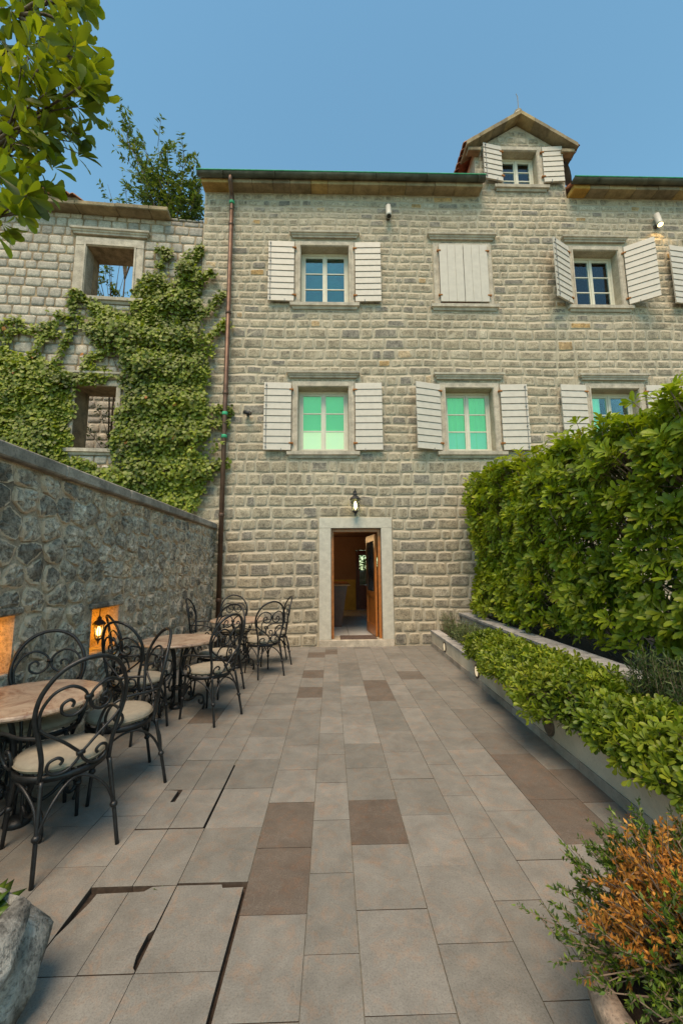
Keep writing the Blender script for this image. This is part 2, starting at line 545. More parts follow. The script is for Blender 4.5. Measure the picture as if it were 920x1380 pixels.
# ---- walls with real openings
def wall_mesh(mb, x0, x1, z0, z1, y0, y1, openings, r=.5):
    xs = sorted({x0, x1, *[o[0] for o in openings], *[o[1] for o in openings]})
    zs = sorted({z0, z1, *[o[2] for o in openings], *[o[3] for o in openings]})
    xs = [x for x in xs if x0 <= x <= x1]
    zs = [z for z in zs if z0 <= z <= z1]

    def solid(i, j):
        if i < 0 or j < 0 or i >= len(xs) - 1 or j >= len(zs) - 1:
            return False
        cx, cz = (xs[i] + xs[i + 1]) / 2, (zs[j] + zs[j + 1]) / 2
        return not any(o[0] < cx < o[1] and o[2] < cz < o[3] for o in openings)
    for i in range(len(xs) - 1):
        for j in range(len(zs) - 1):
            if not solid(i, j):
                continue
            a, b, c, d = xs[i], xs[i + 1], zs[j], zs[j + 1]
            mb.add([(a, y0, c), (b, y0, c), (b, y0, d), (a, y0, d)], [(0, 1, 2, 3)], r)
            mb.add([(a, y1, c), (b, y1, c), (b, y1, d), (a, y1, d)], [(3, 2, 1, 0)], r)
            if not solid(i - 1, j):
                mb.add([(a, y0, c), (a, y1, c), (a, y1, d), (a, y0, d)], [(3, 2, 1, 0)], r)
            if not solid(i + 1, j):
                mb.add([(b, y0, c), (b, y1, c), (b, y1, d), (b, y0, d)], [(0, 1, 2, 3)], r)
            if not solid(i, j - 1):
                mb.add([(a, y0, c), (b, y0, c), (b, y1, c), (a, y1, c)], [(3, 2, 1, 0)], r)
            if not solid(i, j + 1):
                mb.add([(a, y0, d), (b, y0, d), (b, y1, d), (a, y1, d)], [(0, 1, 2, 3)], r)
    return mb


def ashlar(xl, xr, z0, z1, blocks, hr, wr):
    """courses of stones; xl, xr are functions of height; blocks are rectangles left free"""
    out = []
    z = z0
    while z < z1 - .05:
        h = random.uniform(*hr) if not callable(hr) else hr(z)
        if z + h > z1 - .08:
            h = z1 - z
        a, b = xl(z + h), xr(z + h)
        x = a - random.uniform(0, .2)
        while x < b - .04:
            w = random.uniform(*wr) if not callable(wr) else wr(z)
            if random.random() < .15:
                w *= 1.5
            xa, xb = max(x, a), min(x + w, b)
            if b - xb < .09:
                xb = b
            x = xb if xb == b else x + w
            if xb - xa < .05:
                continue
            segs = [(xa, xb, z, z + h)]
            for (ox0, ox1, oz0, oz1) in blocks:
                new = []
                for (p, q, s, t) in segs:
                    if q <= ox0 or p >= ox1 or t <= oz0 or s >= oz1:
                        new.append((p, q, s, t))
                        continue
                    if p < ox0:
                        new.append((p, ox0, s, t))
                    if q > ox1:
                        new.append((ox1, q, s, t))
                    m0, m1 = max(p, ox0), min(q, ox1)
                    if s < oz0:
                        new.append((m0, m1, s, oz0))
                    if t > oz1:
                        new.append((m0, m1, oz1, t))
                segs = new
            out += [g for g in segs if g[1] - g[0] > .05 and g[3] - g[2] > .045]
        z += h
    return out


def stone_block(xa, xb, za, zb, gap, prot, y=0.0):
    j = lambda s: random.uniform(-s, s)
    g = gap / 2
    w, h = xb - xa, zb - za
    jw = min(.016, w * .08)
    xa, xb, za, zb = xa + g + abs(j(jw)), xb - g - abs(j(jw)), za + g + abs(j(.008)), zb - g - abs(j(.008))
    w, h = xb - xa, zb - za
    sk = j(.012)
    e = min(.045, w * .25, h * .25)
    S = [0, e / w, .5 + j(.12), 1 - e / w, 1]
    T = [0, e / h, 1 - e / h, 1]
    v, idx = [], {}
    p = prot * random.uniform(.6, 1.3)
    tilt = j(.006)
    for a, s in enumerate(S):
        for b, t in enumerate(T):
            x, z = xa + s * w + sk * (t - .5), za + t * h + j(.003)
            oa, ob = a in (0, 4), b in (0, 3)
            if oa and ob:
                x += e * .22 * (1 if a == 0 else -1)
                z += e * .22 * (1 if b == 0 else -1)
            elif oa:
                x += j(.006)
            elif ob:
                z += j(.006)
            yy = y - (p * .25 if (oa or ob) else p + j(.004) + tilt * (s - .5))
            idx[a, b] = len(v)
            v.append((x, yy, z))
    f = []
    for a in range(4):
        for b in range(3):
            f.append((idx[a, b], idx[a + 1, b], idx[a + 1, b + 1], idx[a, b + 1]))
    ring = [(a, 0) for a in range(4)] + [(4, b) for b in range(3)] + [(a, 3) for a in range(4, 0, -1)] + [(0, b) for b in range(3, 0, -1)]
    o = len(v)
    for k in ring:
        q = v[idx[k]]
        v.append((q[0], y + .012, q[2]))
    n = len(ring)
    for k in range(n):
        k2 = (k + 1) % n
        f.append((idx[ring[k]], o + k, o + k2, idx[ring[k2]]))
    return v, f, [1.0 if (k % 4 in (0, 3) or k // 4 in (0, 4)) else 0.0 for k in range(20)] + [1.0] * n


def lay_stones(rects, mat, parent, gap, prot, local=False, xf=None, rfun=None, y=0.0, limit=300, name='stone', wave=0.0):
    """the 300 stones that show largest become objects, the rest one part"""
    xf = xf or (lambda p: p)
    score = []
    for (a, b, c, d) in rects:
        score.append(float(apparent(xf(((a + b) / 2, 0, (c + d) / 2)), math.sqrt((b - a) * (d - c)))))
    order = set(sorted(range(len(rects)), key=lambda i: -score[i])[:limit])
    rest = MB()
    for i, rc in enumerate(rects):
        v, f, ed = stone_block(*rc, gap, prot, y)
        if wave:
            v = [(p[0], p[1], p[2] + wave * (math.sin(p[0] * 1.3 + p[2] * .8) + .6 * math.sin(p[0] * 3.3 + p[2] * 2.1 + 1) + .35 * math.sin(p[0] * 7.1 - p[2] * 3.0))) for p in v]
        rr = rfun(rc) if rfun else random.random()
        if i in order:
            cx, cz = (rc[0] + rc[1]) / 2, (rc[2] + rc[3]) / 2
            m = MB().add([(p[0] - cx, p[1], p[2] - cz) for p in v], f, rr, ed)
            o = m.build(name, mat, parent, True, local)
            o.location = (cx, 0, cz)
        else:
            rest.add(v, f, rr, ed)
    if rest.v:
        tag(rest.build('smaller_stones', mat, parent, True, local), kind='stuff')


def flat_shade_sharp(o, ang=40):
    return o

# ================================================================== ground and paving
g = MB()
g.add([(-300, -300, -.08), (300, -300, -.08), (300, 300, -.08), (-300, 300, -.08)], [(0, 1, 2, 3)])
tag(g.build('ground', M['ground']), kind='structure')
pits = [(-1.22, -.39, 1.2, 2.292), (-1.48, -.65, 2.70, 3.52)]        # open ground under the two inspection covers
bx_ = sorted({-2.45, 2.3, *[q for p in pits for q in p[:2]]})
by_ = sorted({-4, FY + .1, *[q for p in pits for q in p[2:]]})
cb = MB()
for xa, xb in zip(bx_[:-1], bx_[1:]):
    for ya, yb in zip(by_[:-1], by_[1:]):
        if not any(p[0] < (xa + xb) / 2 < p[1] and p[2] < (ya + yb) / 2 < p[3] for p in pits):
            cb.add([(xa, ya, -.005), (xb, ya, -.005), (xb, yb, -.005), (xa, yb, -.005)], [(0, 1, 2, 3)])
court = cb.build('courtyard', M['slab_bed'])
for p in pits:
    MB().add([(p[0], p[2], -.032), (p[1], p[2], -.032), (p[1], p[3], -.032), (p[0], p[3], -.032)], [(0, 1, 2, 3)]).build('cover_pit', M['soil'], court)
tag(court, kind='structure')

XE = [-2.44, -2.11, -1.78, -1.455, -1.185, -.985, -.766, -.42, -.115, .11, .435, .755, .98, 1.315, 1.655, 1.985, 2.25]
OFF = {7: 2.08, 8: 1.88, 9: 2.09, 10: 1.91, 11: 2.12, 12: 1.935, 6: 2.27, 5: 2.27, 4: 2.27, 13: 2.05}
DARK = {(7, 2.08): .03, (7, 2.525): .05, (9, 2.535): 0.0, (13, 2.495): .04, (13, 2.94): .06, (7, 5.195): .05, (7, 6.085): .07, (10, 5.47): .09, (9, 6.54): .15, (9, 6.095): .16, (7, 7.42): .08, (8, 7.665): .06, (14, 3.8): .12, (13, 4.275): .1}


def slab_mesh(poly, rr, top=0.0, th=.03, tilt=(0, 0)):
    n = len(poly)
    cx, cy = sum(p[0] for p in poly) / n, sum(p[1] for p in poly) / n
    P = [(p[0] - cx, p[1] - cy) for p in poly]
    # edge normals for a small chamfer
    ins = []
    for i in range(n):
        a, b, c_ = Vector(P[i - 1]), Vector(P[i]), Vector(P[(i + 1) % n])
        d1, d2 = (b - a).normalized(), (c_ - b).normalized()
        n1, n2 = Vector((-d1.y, d1.x)), Vector((-d2.y, d2.x))
        ins.append(b + (n1 + n2) * .0007)
    z = lambda p: tilt[0] * p[0] + tilt[1] * p[1]
    v = [(p[0], p[1], z(p)) for p in ins] + [(p[0], p[1], -.001 + z(p)) for p in P] + [(p[0], p[1], -th) for p in P]
    f = [tuple(range(n))]
    for k in (0, n):
        f += [(k + i, k + n + i, k + n + (i + 1) % n, k + (i + 1) % n) for i in range(n)]
    return MB().add(v, f, rr), (cx, cy, top)


near_rest = MB()
rs = random.Random(11)
for k in range(len(XE) - 1):
    xa, xb = XE[k], XE[k + 1]
    off = OFF.get(k, rs.uniform(1.6, 2.0))
    ys = [off]
    while ys[0] > -4:
        ys.insert(0, ys[0] - .445)
    while ys[-1] < FY:
        ys.append(ys[-1] + .445 * (1 if (k not in (2, 3, 14, 13) or rs.random() < .6) else 1.5))
    ys[-1] = FY + .04
    for i in range(len(ys) - 1):
        ya, yb = ys[i], ys[i + 1]
        if yb - ya < .08:
            continue
        gp = rs.uniform(.0009, .002)
        gl = gr = gp
        gb = gt = rs.uniform(.0012, .0028)
        cyy = (ya + yb) / 2
        poly = None
        # gaps round the two inspection covers
        if k == 7 and cyy < 2.2:
            gl = .004
        if k == 6 and 1.2 < cyy < 2.27:
            gr = .016
        if k == 6 and 2.27 < cyy < 2.75:
            gb = .012
        if k == 5 and 2.72 < cyy < 3.5:
            gr = .013
        if k in (3, 4, 5) and 2.70 < cyy < 3.0:
            gb = .012
        x0, x1, y0, y1 = xa + gl, xb - gr, ya + gb, yb - gt
        j = lambda s=.001: rs.uniform(-s, s)
        poly = [(x0 + j(), y0 + j()), (x1 + j(), y0 + j()), (x1 + j(), y1 + j()), (x0 + j(), y1 + j())]
        if k == 5 and 1.8 < cyy < 2.26:
            poly = [(x0, y0), (x1, y0), (x1, 1.835), (x1 - .014, 1.85), (x1 - .024, 1.90), (x1 - .022, 2.0), (x1 - .004, 2.02), (x1, y1 - .0), (x0 + .1, y1 - .004), (x0 + .07, y1 - .032), (x0, y1 - .036)]
        if k == 4 and 1.8 < cyy < 2.26:
            poly = [(x0, y0), (x1, y0), (x1, y1 - .036), (x0 + .05, y1 - .04), (x0 + .046, y1 - .09), (x0 + .028, y1 - .17), (x0 + .012, y1 - .24), (x0 + .004, y1 - .27)]
        if k == 6 and 1.8 < cyy < 2.26:
            poly = [(x0, y0), (x1, y0), (x1, y1 - .02), (x1 - .1, y1 - .022), (x1 - .11, y1), (x0, y1)]
        if k == 4 and 2.85 < cyy < 3.1:
            poly = [(x0, y0), (x1, y0), (x1, y1), (x0 + .13, y1), (x0 + .13, y1 - .15), (x0 + .10, y1 - .155), (x0 + .10, y1 - .01), (x0, y1)]
        rr = rs.choice([rs.uniform(.2, .6), rs.uniform(.4, .95), rs.uniform(.35, .75)])
        if rs.random() < .05 and cyy > 3.3:
            rr = rs.uniform(.1, .2)
        if k >= 13 and cyy > 2.4:
            rr = min(rr, rs.uniform(.12, .45))
        for (kk, yy), d in DARK.items():
            if kk == k and abs(yy - ya) < .2:
                rr = d
        me, loc = slab_mesh(poly, rr, 0.0, .03, (rs.uniform(-.0012, .0012), rs.uniform(-.0012, .0012)))
        if yb < .95:
            near_rest.add([(p[0] + loc[0], p[1] + loc[1], p[2]) for p in me.v], me.f, rr)
        else:
            o = me.build('paving_slab', M['slab'], court)
            o.data.materials.append(M['slab_side'])
            for fi in range(1 + len(poly), 1 + 2 * len(poly)):
                o.data.polygons[fi].material_index = 1
            o.location = (loc[0], loc[1], rs.uniform(-.0008, .0006))
tag(near_rest.build('farther_slabs', M['slab'], court), kind='stuff')

# weeds in the broken joints
def weed(loc, n, s, label):
    mb = MB()
    for i in range(n):
        a = i * 2.4 + random.random()
        L = s * random.uniform(.6, 1.1)
        d = Vector((math.cos(a), math.sin(a), random.uniform(.3, .9))).normalized()
        w = Vector((-math.sin(a), math.cos(a), 0)) * L * .3
        b = Vector((0, 0, .0))
        mb.add([b, b + d * L * .5 + w, b + d * L, b + d * L * .5 - w], [(0, 1, 2), (0, 2, 3)], random.uniform(.3, .9))
    o = mb.build('weed', M['succulent'])
    o.location = loc
    tag(o, label, 'weed')


weed((-.85, 2.262, -.012), 9, .034, 'tiny green weed sprouting from a paving joint beside the broken cover slab')
weed((-1.19, 1.86, -.012), 7, .024, 'tiny round-leaved weed at the foot of the rough stone trough')

# ================================================================== the house
XL, XR = -2.87, 9.6
house = thing('stone_house', 'three storey limestone house with white shutters, open doorway and gabled dormer', 'house', (3.0, FY, 0))
WIN = [  # centre x, opening bottom z, width, height
    (-.12, 7.42, 1.08, 1.38), (3.02, 7.42, 1.08, 1.38), (6.12, 7.42, 1.04, 1.36), (9.0, 7.42, 1.04, 1.36),
    (-.155, 4.02, 1.08, 1.41), (3.02, 4.02, 1.04, 1.39), (6.25, 4.02, 1.06, 1.39)]
DOOR = (.0, 1.03, .13, 2.36)
DW = (4.51, 10.47, .84, .92)
opens = [(c - w / 2, c + w / 2, z, z + h) for (c, z, w, h) in WIN] + [DOOR]
ZT = 10.17
mb = MB()
wall_mesh(mb, XL, XR, -.1, ZT, FY, FY + .45, opens)
DX0, DX1, DZ = 3.44, 5.58, 11.42
wall_mesh(mb, DX0, DX1, ZT, DZ, FY, FY + .3, [(DW[0] - DW[2] / 2, DW[0] + DW[2] / 2, DW[1], DW[1] + DW[3])])
GAP_Z = DZ + .70
mb.add([(DX0, FY, DZ), (DX1, FY, DZ), (4.51, FY, GAP_Z), (DX0, FY + .3, DZ), (DX1, FY + .3, DZ), (4.51, FY + .3, GAP_Z)],
       [(0, 1, 2), (5, 4, 3), (0, 2, 5, 3), (1, 4, 5, 2)])
# side and back walls
mb.box(XL, XL + .4, FY + .45, 15.5, -.1, ZT)
mb.box(XR - .4, XR, FY + .45, 15.5, -.1, ZT)
house_wall = mb.build('wall', M['mortar'], house)

# stones of the front
blocks = []
for (c, z, w, h) in WIN:
    blocks += [(c - w / 2 - .135, c + w / 2 + .135, z - .03, z + h + .135), (c - .80, c + .80, z + h + .2, z + h + .345), (c - .77, c + .77, z - .17, z - .03)]
blocks += [(-.245, 1.255, 0, 2.585)]
blocks += [(DW[0] - .60, DW[0] + .60, DW[1] - .16, DW[1] + DW[3] + .14)]
crs = random.Random(5)
hfun = lambda z: crs.uniform(.20, .275) if z < 3.8 else (crs.uniform(.17, .26) if z < 7 else crs.uniform(.15, .215))
wfun = lambda z: crs.uniform(.2, .46) if z < 3.8 else (crs.uniform(.2, .48) if z < 7 else crs.uniform(.17, .36))
rects = ashlar(lambda z: XL, lambda z: XR, 0.0, ZT - .01, blocks, hfun, wfun)
half = lambda z: (DX1 - DX0) / 2 if z < DZ else max(0, (DX1 - DX0) / 2 * (1 - (z - DZ) / (GAP_Z - DZ)))
rects += ashlar(lambda z: 4.51 - half(z), lambda z: 4.51 + half(z), ZT + .004, GAP_Z - .16, blocks, lambda z: crs.uniform(.15, .2), lambda z: crs.uniform(.17, .34))


def facade_r(rc):
    z = rc[2]
    t = random.random()
    if t < .03:
        return random.uniform(.96, 1.0) if z > 5.5 else random.uniform(.9, .97)
    if t < .14:
        return random.uniform(0.02, .2)
    return min(.93, max(.15, random.gauss(.45 + .02 * z, .17)))


lay_stones(rects, M['facade'], house, .012, .004, rfun=facade_r, y=FY, wave=.011)


def moulding(mb, x0, x1, prof, y):
    """profile (outward distance, height) run along x, with short returns at the ends"""
    n = len(prof)
    L = [(x0 - d, y - d, z) for d, z in prof]
    Rr = [(x1 + d, y - d, z) for d, z in prof]
    LB = [(x0 - d, y + .02, z) for d, z in prof]
    RB = [(x1 + d, y + .02, z) for d, z in prof]
    v = LB + L + Rr + RB
    f = []
    for s in range(3):
        for i in range(n - 1):
            f.append((s * n + i, (s + 1) * n + i, (s + 1) * n + i + 1, s * n + i + 1))
    f.append((n - 1, 2 * n - 1, 3 * n - 1, 4 * n - 1))
    f.append((0, 3 * n, 2 * n, n))
    mb.add(v, f, random.random())
    return mb


def casement(mb, x0, x1, z0, z1, y, rows=3, st=.05, bar=.024, d=.045):
    mb.box(x0, x0 + st, y, y + d, z0, z1)
    mb.box(x1 - st, x1, y, y + d, z0, z1)
    mb.box(x0 + st, x1 - st, y + .002, y + d - .002, z0, z0 + st)
    mb.box(x0 + st, x1 - st, y + .002, y + d - .002, z1 - st, z1)
    for i in range(1, rows):
        zz = z0 + st + (z1 - z0 - 2 * st) * i / rows
        mb.box(x0 + st, x1 - st, y + .006, y + d - .006, zz - bar / 2, zz + bar / 2)


def wavy(x0, x1, z0, z1, y, amp=.03, per=.11, n=36):
    v, f = [], []
    ph = random.random() * 6
    for i in range(n + 1):
        x = x0 + (x1 - x0) * i / n
        yy = y + amp * math.sin((x - x0) / per * 6.28 + ph) + amp * .5 * math.sin((x - x0) / per * 3.1 + ph * 2)
        v += [(x, yy, z0), (x + .01 * math.sin(i), yy * .5 + y * .5, z1)]
    for i in range(n):
        f.append((2 * i, 2 * i + 2, 2 * i + 3, 2 * i + 1))
    return v, f


CORN = [(0, 0), (.05, .0), (.055, .035), (.075, .045), (.085, .075), (.11, .085), (.115, .125), (.02, .135)]
SILL = [(0, 0), (.03, 0.0), (.05, .05), (.085, .06), (.09, .13), (.0, .138)]


def window(c, zb, w, h, glass, curtain_or_sheet, depth=.2, cornice=True, rows=3, jamb=.13, room=True):
    x0, x1, z1 = c - w / 2, c + w / 2, zb + h
    y = FY
    mb = MB()
    # dressed jambs and lintel standing a little proud, with an inner fillet
    mb.box(x0 - jamb, x0 - .001, y - .03, y + .06, zb - .03, z1 + jamb, .3, .006)
    mb.box(x1 + .001, x1 + jamb, y - .03, y + .06, zb - .03, z1 + jamb, .6, .006)
    mb.box(x0 - .0005, x1 + .0005, y - .028, y + .06, z1 + .001, z1 + jamb - .002, .8, .006)
    mb.box(x0 - .045, x0 - .012, y - .045, y - .02, zb - .02, z1 + .045, .5, .004)
    mb.box(x1 + .012, x1 + .045, y - .045, y - .02, zb - .02, z1 + .045, .5, .004)
    mb.box(x0 - .012, x1 + .012, y - .043, y - .02, z1 + .012, z1 + .043, .5, .004)
    win = mb.build('window', M['trim'], house)
    if cornice:
        moulding(MB(), x0 - .14, x1 + .14, [(d, z + z1 + .205) for d, z in CORN], y).build('cornice', M['trim'], win)
    moulding(MB(), x0 - .14, x1 + .14, [(d, z + zb - .168) for d, z in SILL], y).build('sill', M['trim'], win)
    if curtain_or_sheet is None:
        return win
    # wooden frame
    fy = y + depth
    fr = MB()
    fr.box(x0 + .001, x0 + .045, fy, fy + .07, zb + .001, z1 - .001, .5, .004)
    fr.box(x1 - .045, x1 - .001, fy, fy + .07, zb + .001, z1 - .001, .5, .004)
    fr.box(x0 + .045, x1 - .045, fy + .001, fy + .069, zb + .001, zb + .04, .5, .004)
    fr.box(x0 + .045, x1 - .045, fy + .001, fy + .069, z1 - .06, z1 - .001, .5, .004)
    fr.build('frame', M['sash'], win)
    xi0, xi1, zi0, zi1 = x0 + .047, x1 - .047, zb + .042, z1 - .062
    for s in (0, 1):
        a = xi0 if s == 0 else (xi0 + xi1) / 2 + .002
        b = (xi0 + xi1) / 2 - .002 if s == 0 else xi1
        mb = MB()
        casement(mb, a, b, zi0, zi1, fy + .012, rows)
        if s == 1:
            mb.box(a - .022, a + .022, fy - .004, fy + .011, zi0, zi1)
        mb.build('sash', M['sash'], win)
        for i in range(rows):
            za = zi0 + .05 + (zi1 - zi0 - .1) * i / rows
            zc = zi0 + .05 + (zi1 - zi0 - .1) * (i + 1) / rows
            MB().box(a + .048, b - .048, fy + .03, fy + .036, za, zc).build('pane', glass, win)
    if room:
        rm = MB()
        X0, X1, Y0, Y1, Z0, Z1 = x0 - .5, x1 + .5, y + .46, y + 2.2, zb - .6, z1 + .4
        v = [(x, yy, z) for x in (X0, X1) for yy in (Y0, Y1) for z in (Z0, Z1)]
        rm.add(v, [(0, 1, 3, 2), (4, 6, 7, 5), (2, 3, 7, 6), (0, 2, 6, 4), (1, 5, 7, 3)])
        rm.build('room', M['room'], win)
    for (kind, mat) in curtain_or_sheet:
        cy = y + depth + .14
        if kind == 'full':
            v, f = wavy(x0 + .02, x1 - .02, zb + .02, z1 - .02, cy)
        elif kind == 'left':
            v, f = wavy(x0 + .02, c - .1, zb + .02, z1 - .02, cy)
        elif kind == 'right':
            v, f = wavy(c + .22, x1 - .02, zb + .02, z1 - .02, cy)
        elif kind == 'flat_sheet':
            v, f = wavy(x0 + .02, x1 - .02, zb + .02, z1 - .02, cy, .002, 1)
        elif kind == 'lower':
            v, f = wavy(x0 + .02, x1 - .02, zb + .02, zb + h * .36, cy - .03, .004, 1)
        elif kind == 'halfpane':
            v, f = wavy(x0 + .02, c - .02, zb + .02, zb + h * .66, cy - .02, .004, 1)
        MB().add(v, f).build('curtain_or_sheet', mat, win, True)  # cloth curtains, also flat sheets coloured for reflection and glow
    return win


window(*WIN[0], M['glass_up'], [('flat_sheet', M['teal'])])
window(*WIN[1], None, None)
window(*WIN[2], M['glass_up'], [('left', M['cur_pale']), ('right', M['cur_pale'])])
window(*WIN[3], M['glass_up'], [('flat_sheet', M['teal'])])
window(*WIN[4], M['glass'], [('flat_sheet', M['cur_green']), ('lower', M['glow_cream'])])
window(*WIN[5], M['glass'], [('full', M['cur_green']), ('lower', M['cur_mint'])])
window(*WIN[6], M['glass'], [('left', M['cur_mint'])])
# dormer window with plain slab surround
dwn = window(*DW, M['glass_up'], [('left', M['cur_pale'])], depth=.17, cornice=False, jamb=.13, room=False)
MB().box(DW[0] - .95, DW[0] + .95, FY + .9, FY + .94, 10.3, 11.6).build('room', M['room'], dwn)


# ---- shutters
def shutter(hx, zb, w, h, side, ang, boards=10, vertical=False, latch=True, rod=False):
    """hinge at hx; side -1 opens to the left; ang is the angle off the wall"""
    o = bpy.data.objects.new('shutter', MB().box(.05, w - .05, .0, .012, .10, .16, .5, .003).box(.05, w - .05, .0, .012, h - .16, h - .10, .5, .003).mesh('shutter', M['shutter']))
    link(o, house)
    o.location = (hx, FY - .034, zb)
    o.rotation_euler = (0, 0, (R(180) + R(ang)) if side < 0 else -R(ang))
    t = .03
    ys = 1 if side < 0 else -1     # board side faces the yard
    if vertical:
        n = 3
        for i in range(n):
            a, b = w * i / n + .0015, w * (i + 1) / n - .0015
            MB().box(a, b, *sorted((ys * .0125, ys * (.0125 + t))), .0, h, random.random(), .004).build('board', M['shutter'], o, False, True)
    else:
        for i in range(boards):
            a, b = h * i / boards + .001, h * (i + 1) / boards - .004
            yy0 = ys * .0125
            yb_, yt_ = ys * (.0125 + t + .006), ys * (.0125 + t - .006)
            pr = [(yy0, a), (yb_, a + .006), (yb_ * .98, a + .014), (yt_, b - .006), (yt_ * .93, b), (yy0, b)]
            MB().prism(pr, 'x', random.uniform(0, .004), w - random.uniform(0, .004), random.random()).build('board', M['shutter'], o, False, True)
    hp = MB()
    for zz in (.14, h - .17):
        hp.box(-.05, .04, *sorted((ys * .01, ys * .052)), zz, zz + .035, .5, .004)
    hp.build('hinge', M['rust'], o, False, True)
    if rod:
        rp = MB()
        rp.tube([(w - .05, ys * .056, .03), (w - .05, ys * .056, h - .03)], .006, 6)
        for zz in (.06, .35 * h, .65 * h, h - .08):
            rp.box(w - .065, w - .035, *sorted((ys * .045, ys * .066)), zz, zz + .02)
        rp.build('latch_rod', M['dish'], o, False, True)
    if latch:
        MB().tube([(w * .35, 0, -.01), (w * .35, ys * .06, -.02), (w * .35, ys * .075, .03)], .008, 6).build('wall_hook', M['dish'], o, False, True)
    return o


for i, (c, z, w, h) in enumerate(WIN):
    l, r_ = c - w / 2 - .135, c + w / 2 + .135
    sh = h + .09
    if i == 1:                                   # closed pair of vertical boards
        for (hx, sd_) in ((c - w / 2 - .01, -1), (c + w / 2 + .01, 1)):
            s_ = shutter(hx, z + .005, w / 2 + .005, h + .03, sd_, 0, vertical=True, latch=False)
            s_.rotation_euler = (0, 0, 0) if sd_ < 0 else (0, 0, math.pi)
            s_.location.y = FY - .05
            for ch in s_.children:
                if sd_ < 0:
                    ch.scale = (1, -1, 1)
                if ch.name.startswith('board') or ch.name.startswith('hinge'):
                    pass
            if sd_ > 0:
                for ch in s_.children:
                    ch.scale = (1, -1, 1)
        continue
    a1, a2 = {2: (29, 34), 3: (8, 5), 5: (16, 3), 6: (3, 3)}.get(i, (2, 2))
    shutter(l - .01, z - .015, .575, sh, -1, a1, rod=i in (0, 2, 4))
    shutter(r_ + .01, z - .015, .575, sh, 1, a2, rod=i in (5, 3))
shutter(DW[0] - DW[2] / 2 - .03, DW[1] + .04, .47, .96, -1, 10, boards=7, rod=True)
shutter(DW[0] + DW[2] / 2 + .12, DW[1] + .04, .47, .96, 1, 4, boards=7)

# ---- door surround, threshold, wooden frame, leaf
y = FY
mb = MB()
mb.box(-.242, -.001, y - .035, y + .25, .13, 2.36, .4, .006)
mb.box(1.031, 1.255, y - .035, y + .25, .13, 2.36, .7, .006)
mb.box(-.242, 1.255, y - .036, y + .25, 2.361, 2.58, .5, .006)
ds = mb.build('door_surround', M['door_stone'], house)
MB().box(-.244, 1.257, y - .05, y + .5, -.02, .128, .5, .008).build('threshold', M['trim'], house)
mb = MB()
mb.box(.002, .055, y + .10, y + .24, .13, 2.355, .5, .004)
mb.box(.975, 1.028, y + .10, y + .24, .13, 2.355, .5, .004)
mb.box(.055, .975, y + .101, y + .239, 2.29, 2.355, .5, .004)
mb.build('door_frame', M['wood'], house)
leaf = bpy.data.objects.new('door', MB().box(0, .11, 0, .045, 0, 2.12, .5, .004).box(.79, .9, 0, .045, 0, 2.12, .5, .004).box(.11, .79, .001, .044, 0, .22, .5, .003).box(.11, .79, .001, .044, 1.98, 2.12, .5, .003).box(.11, .79, .001, .044, .78, .90, .5, .003).mesh('door', M['wood']))
link(leaf, house)
leaf.location = (.965, y + .26, .14)
leaf.rotation_euler = (0, 0, R(97))
MB().box(.11, .79, .012, .032, .22, .78, .4, .004).build('panel', M['wood'], leaf, False, True)
MB().box(.11, .79, .018, .024, .90, 1.98).build('pane', M['glass_clear'], leaf, False, True)
gr = MB()
for i in range(5):
    xx = .17 + .14 * i
    gr.tube(spline([(xx, .05, .92), (xx + .05, .05, 1.15), (xx - .05, .05, 1.4), (xx + .05, .05, 1.65), (xx, .05, 1.96)], 6), .009, 6)
gr.build('grille', M['black'], leaf, False, True)
MB().tube([(.84, .045, 1.02), (.84, .10, 1.02), (.72, .10, 1.02)], .011, 8).build('handle', M['dish'], leaf, False, True)

# ---- hall behind the doorway
FX0, FX1, FY0, FY1 = -1.3, 2.6, FY + .451, 14.2
hall = MB()
v = [(x, yy, z) for x in (FX0, FX1) for yy in (FY0, FY1) for z in (.10, 2.62)]
hall.add(v, [(0, 1, 3, 2), (4, 6, 7, 5), (1, 5, 7, 3)])
BD = (.86, 1.74, .13, 2.16)
wall_mesh(hall, FX0, FX1, .1, 2.62, FY1, FY1 + .2, [BD])
hall = hall.build('hall', M['hall'], house)
fl = MB()
for i in range(7):
    for j in range(10):
        xa, ya = FX0 + i * .56, FY + .5 + j * .56
        fl.box(xa, min(xa + .553, FX1), ya, min(ya + .553, FY1 + .18), .09, .126, .5, .002)
fl.build('hall_tiles', M['hall_floor'], hall)
MB().box(FX0 + .01, .84, FY1 - .03, FY1 - .004, .13, 1.15).build('wall_panel', M['hall_yellow'], hall)
bd = MB()
bd.box(.862, .98, FY1 + .03, FY1 + .08, .14, 2.15, .5, .003)
bd.box(1.62, 1.738, FY1 + .03, FY1 + .08, .14, 2.15, .5, .003)
bd.box(.98, 1.62, FY1 + .031, FY1 + .079, .14, .95, .5, .003)
bd.box(.98, 1.62, FY1 + .031, FY1 + .079, 1.98, 2.15, .5, .003)
bd = bd.build('back_door', M['darkwood'], hall)
MB().box(.98, 1.62, FY1 + .05, FY1 + .056, .95, 1.98).build('back_door_pane', M['glass_clear'], hall)

